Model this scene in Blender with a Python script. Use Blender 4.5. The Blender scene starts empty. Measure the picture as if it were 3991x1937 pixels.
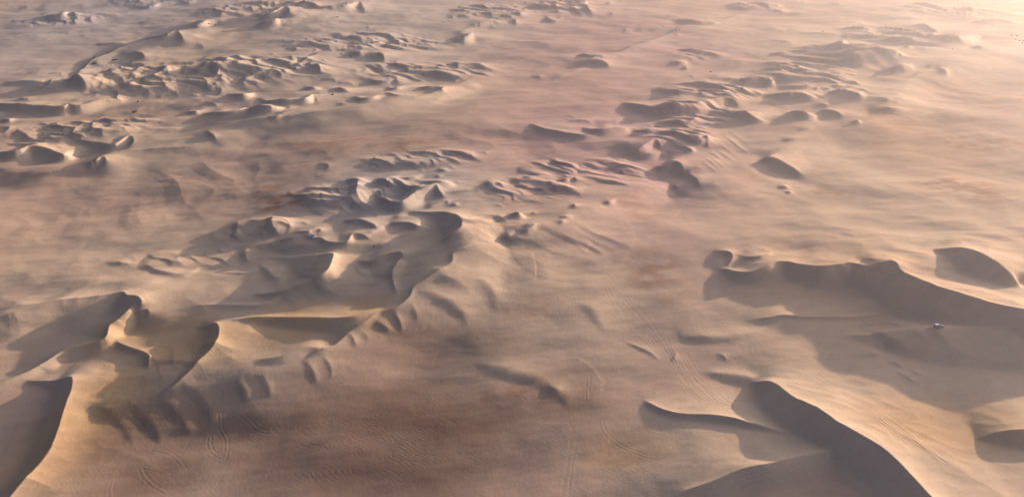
import bpy, math, random
import numpy as np

# ------------------------------------------------------------------ camera
scene = bpy.context.scene
COL = scene.collection
H_CAM = 220.0
PITCH = math.radians(26.7)
F_PX = 2696.0                      # focal length in pixels of the 3991 px wide photograph
W_PX, H_PX = 3991.0, 1937.0
cam_data = bpy.data.cameras.new("camera")
cam_data.sensor_width = 36.0
cam_data.lens = F_PX / W_PX * 36.0
cam_data.clip_start = 1.0
cam_data.clip_end = 60000.0
cam = bpy.data.objects.new("camera", cam_data)
cam.location = (0, 0, H_CAM)
cam.rotation_euler = (math.pi / 2 - PITCH, 0, 0)
COL.objects.link(cam)
scene.camera = cam

# ------------------------------------------------------------------ sky, sun, exposure
SUN_AZ = math.radians(57.0)        # clockwise from the view direction (+Y)
SUN_EL = math.radians(9.0)
world = bpy.data.worlds.new("World")
scene.world = world
world.use_nodes = True
wt = world.node_tree
wt.nodes.clear()
sky = wt.nodes.new("ShaderNodeTexSky")
sky.sky_type = 'NISHITA'
sky.sun_disc = False
sky.sun_elevation = SUN_EL
sky.sun_rotation = SUN_AZ
sky.air_density = 0.35
sky.dust_density = 9.0
sky.ozone_density = 1.0
bg = wt.nodes.new("ShaderNodeBackground")
bg.inputs["Strength"].default_value = 0.115
out = wt.nodes.new("ShaderNodeOutputWorld")
wt.links.new(sky.outputs[0], bg.inputs[0])
wt.links.new(bg.outputs[0], out.inputs[0])

sun_data = bpy.data.lights.new("sun", 'SUN')
sun_data.energy = 5.0
sun_data.angle = math.radians(0.5)
sun_data.color = (1.0, 0.715, 0.475)
sun = bpy.data.objects.new("sun", sun_data)
sun_dir = np.array([math.sin(SUN_AZ) * math.cos(SUN_EL), math.cos(SUN_AZ) * math.cos(SUN_EL), math.sin(SUN_EL)])
sun.rotation_euler = (math.pi / 2 - SUN_EL, 0, math.pi - SUN_AZ)
sun.location = (300, 300, 400)
COL.objects.link(sun)

scene.view_settings.view_transform = 'Standard'
scene.view_settings.look = 'None'
scene.view_settings.gamma = 1.0
scene.view_settings.exposure = 1.47
scene.view_settings.use_curve_mapping = False

# ------------------------------------------------------------------ helpers: survey pixels to ground
TX = [0, 1000, 2000, 2991]
TY = [0, 484, 968, 1452]
def native(tile, x, y):
    if tile in SHEETS:
        x0, y0, s = SHEETS[tile]
        return x0 + x * s, y0 + y * s
    return TX[int(tile[1])] + x * 0.38820, TY['abcd'.index(tile[0])] + y * 0.38820
SHEETS = {'L': (0, 968, 0.7752), 'R': (1995, 968, 0.7752), 'M': (900, 600, 0.7752), 'A': (0, 0, 0.7752), 'B': (1995, 0, 1.2730)}

cp, sp = math.cos(PITCH), math.sin(PITCH)
def ray(px, py):
    a = (px - W_PX / 2) / F_PX
    b = -(py - H_PX / 2) / F_PX
    return a, cp + b * sp, -sp + b * cp
def ground(px, py, z=0.0):
    dx, dy, dz = ray(px, py)
    t = (z - H_CAM) / dz
    return t * dx, t * dy
def depth_scale(py):
    "metres per photograph pixel on the plain at this height in the picture"
    dx, dy, dz = ray(W_PX / 2, py)
    return -H_CAM / dz / F_PX

# ------------------------------------------------------------------ the terrain grid
NR, NC = 1000, 1330
def make_axis():
    # rows: dense over the ground in view, geometric beyond it
    ang_near, ang_far = math.radians(52.0), math.radians(6.3)
    n = NR - 60
    a = np.linspace(ang_near, ang_far, n)
    y = H_CAM / np.tan(a)
    first = [-400, -150, 20, 90, 130]
    lo = np.array(first + list(np.linspace(140, y[0], 8)[:-1]))
    hi = y[-1] * np.geomspace(1.0, 9.0, NR - n - len(lo) + 1)[1:]
    return np.concatenate([lo, y, hi])
Yr = make_axis().astype(np.float64)
NR = len(Yr)
nd = NC - 60
ud = np.linspace(-1.10, 1.10, nd)
us = 1.10 * np.geomspace(1.0, 9.0, 31)[1:]
Uc = np.concatenate([-us[::-1], ud, us])
NC = len(Uc)
# half width of the ground strip at each row (what the lens sees there, plus some)
Wr = 0.74 * (np.maximum(Yr, 60.0) * 0.90 + 100.0)
Wr = np.maximum(Wr, 230.0)
X = (Uc[None, :] * Wr[:, None]).astype(np.float32)
Y = np.repeat(Yr[:, None], NC, 1).astype(np.float32)
Z = np.zeros_like(X)

# ------------------------------------------------------------------ noise
def _hash(ix, iy, seed):
    n = (ix.astype(np.int64) * 374761393 + iy.astype(np.int64) * 668265263 + seed * 1442695041) & 0xffffffff
    n = ((n ^ (n >> 13)) * 1274126177) & 0xffffffff
    return ((n ^ (n >> 16)) & 0xffff).astype(np.float32) / 65535.0
def noise(x, y, seed=0):
    "gradient noise, about -1..1"
    xi = np.floor(x); yi = np.floor(y)
    fx = (x - xi).astype(np.float32); fy = (y - yi).astype(np.float32)
    u = fx * fx * fx * (fx * (fx * 6 - 15) + 10); v = fy * fy * fy * (fy * (fy * 6 - 15) + 10)
    res = []
    for oy in (0, 1):
        for ox in (0, 1):
            a = _hash(xi + ox, yi + oy, seed) * np.float32(2 * math.pi)
            res.append(np.cos(a) * (fx - ox) + np.sin(a) * (fy - oy))
    a = res[0] + u * (res[1] - res[0]); b = res[2] + u * (res[3] - res[2])
    return (a + v * (b - a)) * 1.5
def smooth(a, b, x):
    t = np.clip((x - a) / (b - a), 0, 1)
    return t * t * (3 - 2 * t)

# ------------------------------------------------------------------ the lie of the plain: it falls gently towards the near left
def plain(x, y):
    return 15.0 * smooth(-90.0, 240.0, x * 0.88 + y * 0.47)

# ------------------------------------------------------------------ dune crests
def spline(p, n=5):
    p = np.asarray(p, float)
    if len(p) < 3:
        t = np.linspace(0, 1, n + 1)[:, None]
        return p[0] * (1 - t) + p[-1] * t
    q = np.vstack([2 * p[0] - p[1], p, 2 * p[-1] - p[-2]])
    outp = []
    for i in range(1, len(q) - 2):
        p0, p1, p2, p3 = q[i - 1], q[i], q[i + 1], q[i + 2]
        for k in range(n):
            t = k / n
            outp.append(0.5 * (2 * p1 + (p2 - p0) * t + (2 * p0 - 5 * p1 + 4 * p2 - p3) * t * t + (3 * p1 - p0 - 3 * p2 + p3) * t ** 3))
    outp.append(q[-2])
    return np.array(outp)

def sample_z(Zs, x, y):
    "bilinear lookup in the grid"
    x = np.asarray(x, float); y = np.asarray(y, float)
    r = np.clip(np.searchsorted(Yr, y) - 1, 0, NR - 2)
    fr = np.clip((y - Yr[r]) / (Yr[r + 1] - Yr[r]), 0, 1)
    def at(rr):
        u = x / Wr[rr]
        c = np.clip(np.searchsorted(Uc, u) - 1, 0, NC - 2)
        fc = np.clip((u - Uc[c]) / (Uc[c + 1] - Uc[c]), 0, 1)
        return Zs[rr, c] * (1 - fc) + Zs[rr, c + 1] * fc
    return at(r) * (1 - fr) + at(r + 1) * fr

IDW = 3.0
def profile(Zlay, P, hh, lee, L, rnd, k, Zabs=None, conc=1.0):
    """max-compose one crest into the layer. P: points, hh: heights there.
    The steep lee is on the right hand when walking along P."""
    R = max(L * 4.2, hh.max() / lee * 1.6 + rnd * 3)
    r0, r1 = np.searchsorted(Yr, [P[:, 1].min() - R, P[:, 1].max() + R])
    if r1 - r0 < 2: return
    wmin = Wr[r0:r1].min(); wmax = Wr[r0:r1].max()
    xa, xb = P[:, 0].min() - R, P[:, 0].max() + R
    c0 = np.searchsorted(Uc, min(xa / wmin, xa / wmax)); c1 = np.searchsorted(Uc, max(xb / wmin, xb / wmax))
    if c1 - c0 < 2: return
    Xs = X[r0:r1, c0:c1]; Ys = Y[r0:r1, c0:c1]
    D2 = np.full(Xs.shape, 1e12, np.float32); S = np.zeros(Xs.shape, np.float32); Hh = np.zeros(Xs.shape, np.float32); Wt = np.full(Xs.shape, 1e-30, np.float32)
    for i in range(len(P) - 1):
        ax, ay = P[i]; bx, by = P[i + 1]
        q0, q1 = np.searchsorted(Yr[r0:r1], [min(ay, by) - R, max(ay, by) + R])
        if q1 <= q0: continue
        wm = Wr[r0 + q0:r0 + q1]
        l, h = min(ax, bx) - R, max(ax, bx) + R
        e0 = np.searchsorted(Uc[c0:c1], min(l / wm.min(), l / wm.max())); e1 = np.searchsorted(Uc[c0:c1], max(h / wm.min(), h / wm.max()))
        if e1 <= e0: continue
        sl = (slice(q0, q1), slice(e0, e1))
        dx, dy = bx - ax, by - ay
        ll = dx * dx + dy * dy + 1e-9
        gx = Xs[sl] - np.float32(ax); gy = Ys[sl] - np.float32(ay)
        t = np.clip((gx * np.float32(dx) + gy * np.float32(dy)) / np.float32(ll), 0, 1)
        d2 = (gx - t * np.float32(dx)) ** 2 + (gy - t * np.float32(dy)) ** 2
        D2[sl] = np.minimum(D2[sl], d2)
        sn = (np.float32(dx) * gy - np.float32(dy) * gx) / (np.sqrt(np.float32(ll) * d2) + np.float32(1e-3))
        w = np.float32(math.sqrt(ll)) * (d2 + np.float32(0.04)) ** np.float32(-IDW)
        S[sl] += w * sn
        Hh[sl] += w * (np.float32(hh[i]) + t * np.float32(hh[i + 1] - hh[i]))
        Wt[sl] += w
    S /= Wt; Hh /= Wt
    ok = D2 < R * R
    D = np.sqrt(np.where(ok, D2, 1e8))
    if rnd > 0: D = np.sqrt(D * D + rnd * rnd) - rnd
    # stoss: long tail that steepens to the crest; length follows the local height
    Ll = np.maximum(L * Hh / max(hh.max(), 1e-6), 0.35 * L)
    x = D / Ll
    sto = Hh * np.exp(-np.power(x + 1e-6, np.float32(conc)))
    # lee: slip face at the angle of repose with a short concave toe
    w = np.float32(lee) * D / np.maximum(Hh, 1e-3)
    le = Hh * np.where(w < 0.8, 1 - w, 0.2 * np.exp(-(w - 0.8) / 0.2))
    wl = smooth(-0.75, 0.75, -S)          # round the ends over from stoss to lee
    z = (sto + (le - sto) * wl) * (1 - smooth(0.65, 1.0, D / R))
    cur = Zlay[r0:r1, c0:c1]
    a = np.abs(cur - z); kk = np.float32(k)
    hmx = np.maximum(kk - a, 0) / kk
    new = np.maximum(cur, z) + hmx * hmx * kk * 0.25 * (np.minimum(cur, z) > 0.02)
    Zlay[r0:r1, c0:c1] = new

def taper(n, ends):
    s = np.linspace(0, 1, n)
    f = np.ones(n)
    if 'a' in ends: f = f * np.clip(np.sin(np.pi / 2 * np.clip(s / 0.40, 0, 1)), 0, 1) ** 0.8
    if 'b' in ends: f = f * np.clip(np.sin(np.pi / 2 * np.clip((1 - s) / 0.40, 0, 1)), 0, 1) ** 0.8
    return f

def stroke(Zlay, Zbase, tile, e, pts, k=7.0, lee=0.62, rnd=0.0, ends='ab', conc=0.8, sm=0.5):
    nat = np.array([native(tile, *p) for p in pts])
    sc = np.array([depth_scale(p[1]) for p in nat]) * (SHEETS[tile][2] if tile in SHEETS else 0.3882)
    if tile[0] == 'a': sc = sc * 1.2
    if tile[0] == 'b' and Zbase is not None: sc = sc * 1.5
    if tile == 'L': sc = sc * 0.72; lee = lee * 0.8
    if tile == 'R': sc = sc * 0.85
    ee = np.array(e, float) if hasattr(e, '__len__') else np.full(len(pts), float(e))
    h = ee * sc / (1.65 if lee > 0.5 else (1.65 + (0.62 / lee - 1) * 0.8))
    if not hasattr(e, '__len__'):
        # arc-length taper
        seg = np.r_[0, np.cumsum(np.hypot(*np.diff(nat, axis=0).T))]; seg /= seg[-1]
        fa = np.ones(len(h))
        if 'a' in ends: fa *= np.clip(np.sin(np.pi / 2 * np.clip(seg / 0.35, 0, 1)), 0, 1) ** 0.8
        if 'b' in ends: fa *= np.clip(np.sin(np.pi / 2 * np.clip((1 - seg) / 0.35, 0, 1)), 0, 1) ** 0.8
        hp = h * np.maximum(fa, 0.0)
    else:
        hp = h
    q = spline(np.c_[nat, hp], 4)
    q[:, 2] = np.maximum(q[:, 2], 0)
    P = np.array(ground(q[:, 0], q[:, 1], q[:, 2])).T
    for _ in range(4):
        zb = plain(P[:, 0], P[:, 1]) + sample_z(Zlow, P[:, 0], P[:, 1]) + (sample_z(Zbase, P[:, 0], P[:, 1]) if Zbase is not None else 0.0)
        P = np.array(ground(q[:, 0], q[:, 1], q[:, 2] + zb)).T
    hh = q[:, 2]
    L = k * h.max()
    profile(Zlay, P.astype(np.float32), hh.astype(np.float32), lee, L, rnd, max(sm * 1.0, 0.05), conc=conc)

LOW = [
 ('L',[0,50,170,280,330,350,350,350,320,290,240,150,40],[(330,820),(480,770),(680,755),(900,700),(1180,645),(1340,615),(1540,550),(1690,475),(1850,350),(2060,240),(2270,80),(2420,-10),(2560,-60)],dict(k=17,lee=.22,rnd=4,conc=1.2)),
 ('M',[20,80,110,120,110,80,20],[(1380,530),(1480,440),(1640,370),(1800,300),(1950,240),(2100,185),(2250,150)],dict(k=9,lee=.22,rnd=3,conc=1.2)),
 ('M',[20,80,120,120,60],[(0,470),(250,440),(450,460),(700,460),(900,480)],dict(k=7,lee=.25,rnd=3,conc=1.2)),
 ('A',[60,100,120,120,110,100,90,80,40],[(-100,800),(100,860),(400,830),(700,760),(1070,690),(1350,610),(1700,570),(2050,510),(2350,440)],dict(k=12,lee=.2,rnd=4,conc=1.2)),
 ('B',[20,50,60,60,60,55,50,45,40,20],[(480,560),(580,575),(720,520),(900,425),(1070,380),(1165,350),(1190,270),(1340,215),(1470,160),(1568,110)],dict(k=14,lee=.2,rnd=4,conc=1.2)),
]
S = dict(rnd=6.0, lee=0.35, conc=1.1)          # soft, rounded
A = dict(k=8.0)
BIG = [
 ('A',[6,12,16,20,24,22,20,24,24,24,26,20,8],[(1700,8),(1600,16),(1480,16),(1400,50),(1300,85),(1130,90),(1000,112),(900,160),(700,216),(590,244),(455,299),(370,385),(250,400)],dict(k=14)),
 ('A',[5,14,18,20,22,22,20,16,6],[(2560,150),(2350,190),(2150,215),(1900,235),(1750,250),(1600,270),(1500,330),(1420,360),(1300,385)],dict(k=14)),
 ('A',[8,16,20,22,22,20,10],[(2380,400),(2200,470),(2000,520),(1700,560),(1450,600),(1250,615),(1050,640)],dict(k=12,lee=.4)),
 # far left belt
 ('a0',90,[(1450,395),(1640,350),(1780,325),(1835,400),(1780,440)]),
 ('a0',20,[(1320,440),(1170,490),(1050,545),(900,600)],dict(k=9)),
 ('a0',90,[(1860,720),(2000,700),(2120,660),(2190,690),(2170,760),(2080,780)]),
 ('a0',100,[(640,870),(770,790),(860,860),(910,940)]),
 ('a0',110,[(-200,1000),(0,1020),(300,1030),(600,1055),(690,1035),(800,1040),(1000,1000),(1150,1000),(1330,1025)]),
 ('a0',60,[(2250,940),(2400,955),(2480,950),(2560,920)]),
 ('a0',60,[(2020,1170),(2130,1140),(2280,1140),(2440,1100),(2560,1040)]),
 ('a0',60,[(400,190),(600,170),(690,145),(770,185),(740,230)]),
 ('a1',120,[(0,150),(120,120),(290,55),(330,130),(240,220)]),
 ('a1',100,[(340,60),(520,30),(640,60),(800,60),(900,50),(1030,10),(1060,70),(1090,130),(1040,165)]),
 ('a1',75,[(1090,600),(1230,528),(1280,580),(1260,610)]),
 ('a1',70,[(480,720),(610,655),(640,710),(620,740)]),
 ('a1',80,[(0,1000),(200,1015),(400,1010),(500,1000),(570,965),(610,1030),(580,1045)]),
 ('a1',80,[(-100,1080),(0,1090),(150,1100),(300,1120)]),
 ('a2',70,[(620,670),(800,600),(900,610),(960,660),(930,680)]),
 ('a2',80,[(2270,790),(2360,765),(2480,748),(2576,790),(2640,840)]),
 ('a2',110,[(1080,1040),(1250,1045),(1500,1070),(1780,1060),(1900,1020),(2060,990),(2180,1000),(2270,1070),(2290,1100)]),
 ('a2',80,[(2140,1160),(2300,1120),(2400,1160),(2576,1240)]),
 ('a3',100,[(1600,400),(1700,370),(1900,375),(2080,355),(2120,380)],dict(k=6)),
 ('a3',120,[(680,640),(860,570),(1050,530),(1280,540),(1340,575),(1300,620)]),
 ('a3',90,[(1150,690),(1300,650),(1440,645),(1450,700)]),
 ('a3',90,[(-60,940),(0,935),(200,925),(260,920),(390,945),(490,990),(460,1020)]),
 ('a3',80,[(580,930),(700,900),(770,890),(900,950),(1000,1010)]),
 # left middle
 ('b0',90,[(530,165),(800,160),(1000,180),(1150,185),(1300,120),(1345,170),(1300,220),(1230,255)]),
 ('b0',40,[(1270,275),(1600,245),(1880,235),(2100,180),(2300,165),(2500,150)],dict(k=9,lee=.4)),
 ('b0',55,[(2060,85),(2130,95),(2155,130),(2140,180)]),
 ('b0',140,[(-60,300),(0,290),(160,262),(320,222),(500,240),(640,290),(770,325)],dict(k=5)),
 ('b0',35,[(190,490),(400,480),(700,435),(900,400),(1060,360)],dict(k=5,lee=.35)),
 # central cluster
 ('b1',110,[(380,740),(470,722),(600,750),(850,735),(1000,690),(1200,645),(1250,690),(1255,770)]),
 ('b1',140,[(1240,700),(1280,770),(1420,800),(1500,770),(1600,700),(1750,635),(1800,625),(1830,680),(1870,735),(1820,790)],dict(k=3)),
 ('b1',60,[(1640,890),(1750,850),(1900,790),(1920,840),(1860,880)]),
 ('b1',[20,60,100,150,200,220,220,180,120,60],[(1500,905),(1700,910),(1850,895),(1950,900),(2030,960),(2065,1030),(2040,1080),(1950,1140),(1880,1190),(1850,1230)]),
 ('b1',75,[(850,970),(950,970),(1030,965),(1130,1000),(1200,1045),(1130,1090)]),
 ('b1',70,[(0,1050),(100,1040),(200,1015),(260,1010),(340,1040),(370,1075)]),
 ('b1',70,[(130,1170),(300,1130),(480,1100),(525,1110),(490,1180)]),
 ('b1',75,[(530,1150),(640,1130),(720,1160),(900,1170),(960,1100),(1060,1110),(1150,1170),(1150,1200)]),
 ('b1',60,[(2380,930),(2480,890),(2576,840)]),
 ('b2',100,[(680,75),(850,70),(1050,45),(1195,40),(1150,90)]),
 ('b2',75,[(1090,335),(1250,270),(1410,180),(1460,210),(1475,240),(1440,275)]),
 ('b2',75,[(1700,210),(1850,190),(1940,165),(1955,210),(1955,265)]),
 ('b2',125,[(1440,420),(1500,430),(1620,375),(1690,410),(1710,480),(1700,540)]),
 ('b2',25,[(1030,770),(780,810),(600,850),(300,860),(0,880)],dict(k=6)),
 ('b2',60,[(510,900),(600,840),(620,870),(640,945)]),
 ('b2',65,[(0,990),(120,960),(250,925),(310,930),(270,980),(210,1010)]),
 ('b3',130,[(-80,360),(0,315),(100,320),(200,370),(290,430),(310,455),(260,500)]),
 # left foreground
 # right foreground
 # left foreground
 ('L',[20,120,205,210,210,205,190,180,170,160,140,110],[(-420,470),(-200,390),(0,330),(150,290),(300,250),(450,225),(560,210),(612,205),(640,228),(690,238),(712,262),(705,290)],dict(k=5)),
 ('L',[55,75,85,100,110,120,125,130,90],[(-80,670),(100,600),(200,550),(300,490),(400,460),(520,430),(545,370),(600,335),(705,265)],dict(k=2.4)),
 ('L',[30,60,75,85,85,60,10],[(500,425),(560,442),(640,470),(735,505),(742,545),(735,585),(705,620)],dict(k=5)),
 ('L',[5,30,60,120,160,180,190,200,210,210],[(60,640),(180,641),(270,638),(345,618),(352,660),(310,800),(250,980),(160,1120),(40,1250),(-60,1400)],dict(k=6)),
 ('L',[10,50,110,130,140,130,110,80,50,10],[(930,400),(1010,372),(1083,352),(1096,405),(1070,470),(1000,540),(920,620),(820,700),(720,745),(650,765)],dict(k=4.5)),
 ('L',[15,60,75,75,75,60,40,20],[(700,345),(760,310),(900,287),(1100,270),(1290,262),(1370,240),(1450,195),(1520,165)],dict(k=2.6,lee=.42,rnd=.8)),
 ('L',[30,70,160,230,250,240,190,120,40],[(1240,35),(1400,28),(1560,22),(1672,12),(1668,60),(1640,110),(1560,150),(1390,205),(1200,222)],dict(k=1.6,lee=.26)),
 ('L',[20,90,110,115,110,100,60,15],[(1000,360),(1080,345),(1300,320),(1500,326),(1700,332),(1800,322),(1880,300),(1960,280)],dict(k=3.2,lee=.40,rnd=1.0)),
 ('L',[10,50,75,90,95,65,25],[(1720,60),(1800,62),(1870,60),(1950,30),(2010,22),(2025,45),(2000,85)],dict(k=5)),
 ('L',[40,65,65,60,50,35,15],[(2025,42),(2000,75),(1975,115),(1975,150),(1985,190),(1995,225),(1990,250)],dict(k=7)),
 ('L',[15,70,90,95,90,60,10],[(1180,575),(1300,548),(1400,530),(1470,505),(1545,480),(1620,485),(1690,470)],dict(k=5,lee=.35,rnd=1.2)),
 ('L',[10,45,60,60,40,20],[(900,70),(1030,95),(1150,105),(1230,108),(1320,95),(1400,75)],dict(k=5,lee=.45,rnd=.6)),
 ('L',[10,30,60,80,70,50,15],[(340,735),(450,745),(560,755),(650,765),(780,735),(900,690),(960,650)],dict(k=4,lee=.32,rnd=3)),
 # right foreground
 ('R',[20,45,60,80,100,104,105,110,130,138,140,165,225,225,240,275,280,270,260,260,200,40],
   [(1040,105),(1080,110),(1130,124),(1200,125),(1270,100),(1320,76),(1380,75),(1440,92),(1550,100),(1640,90),(1700,80),(1790,95),(1915,62),(1960,100),(2040,135),(2150,180),(2250,210),(2400,265),(2575,315),(2750,360),(2950,430),(3250,530)],dict(k=5)),
 ('R',[35,95,150,200,235,240,225,180,110,30],[(2020,25),(2100,17),(2180,10),(2260,5),(2330,20),(2420,60),(2490,115),(2530,160),(2560,205),(2540,240)],dict(k=6)),
 ('R',[10,40,55,50,35],[(995,40),(1040,22),(1090,25),(1110,50),(1085,95)],dict(k=5)),
 ('R',[12,28,36,40,40,42,44,38,8],[(1130,370),(1230,350),(1300,346),(1370,336),(1500,342),(1700,335),(1850,315),(1950,295),(2060,272)],dict(k=8)),
 ('R',[10,45,120,200,240,250,240,160,20],[(1560,475),(1660,440),(1800,425),(1950,405),(2150,398),(2300,398),(2480,415),(2640,440),(2850,480)],dict(k=2.2,lee=.26,rnd=2)),
 ('R',[20,60,110,150,190,215,225,225,225,225,225,225,225],[(1180,655),(1240,648),(1290,645),(1340,660),(1400,700),(1500,760),(1590,820),(1640,860),(1720,900),(1850,970),(1950,1050),(2050,1150),(2200,1320)],dict(k=5)),
 ('R',[15,35,48,55,65,75,82,85,80,60,15],[(665,752),(700,770),(760,800),(830,820),(920,826),(1000,826),(1100,838),(1200,865),(1280,882),(1380,910),(1500,925)],dict(k=5)),
 ('R',[50,80,100,110,120,125,125,110,70,15],[(740,1310),(820,1250),(880,1210),(1000,1170),(1150,1110),(1280,1080),(1400,1045),(1550,1010),(1650,992),(1750,985)],dict(k=5)),
 ('R',[20,90,130,150,165,160,110,10],[(2290,965),(2350,932),(2430,905),(2500,895),(2575,889),(2720,885),(2850,910),(2990,970)],dict(k=5)),
 ('R',[10,50,70,60,20],[(930,600),(1040,600),(1150,610),(1250,640),(1330,700)],dict(k=4,lee=.3,rnd=3)),
]
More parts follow.
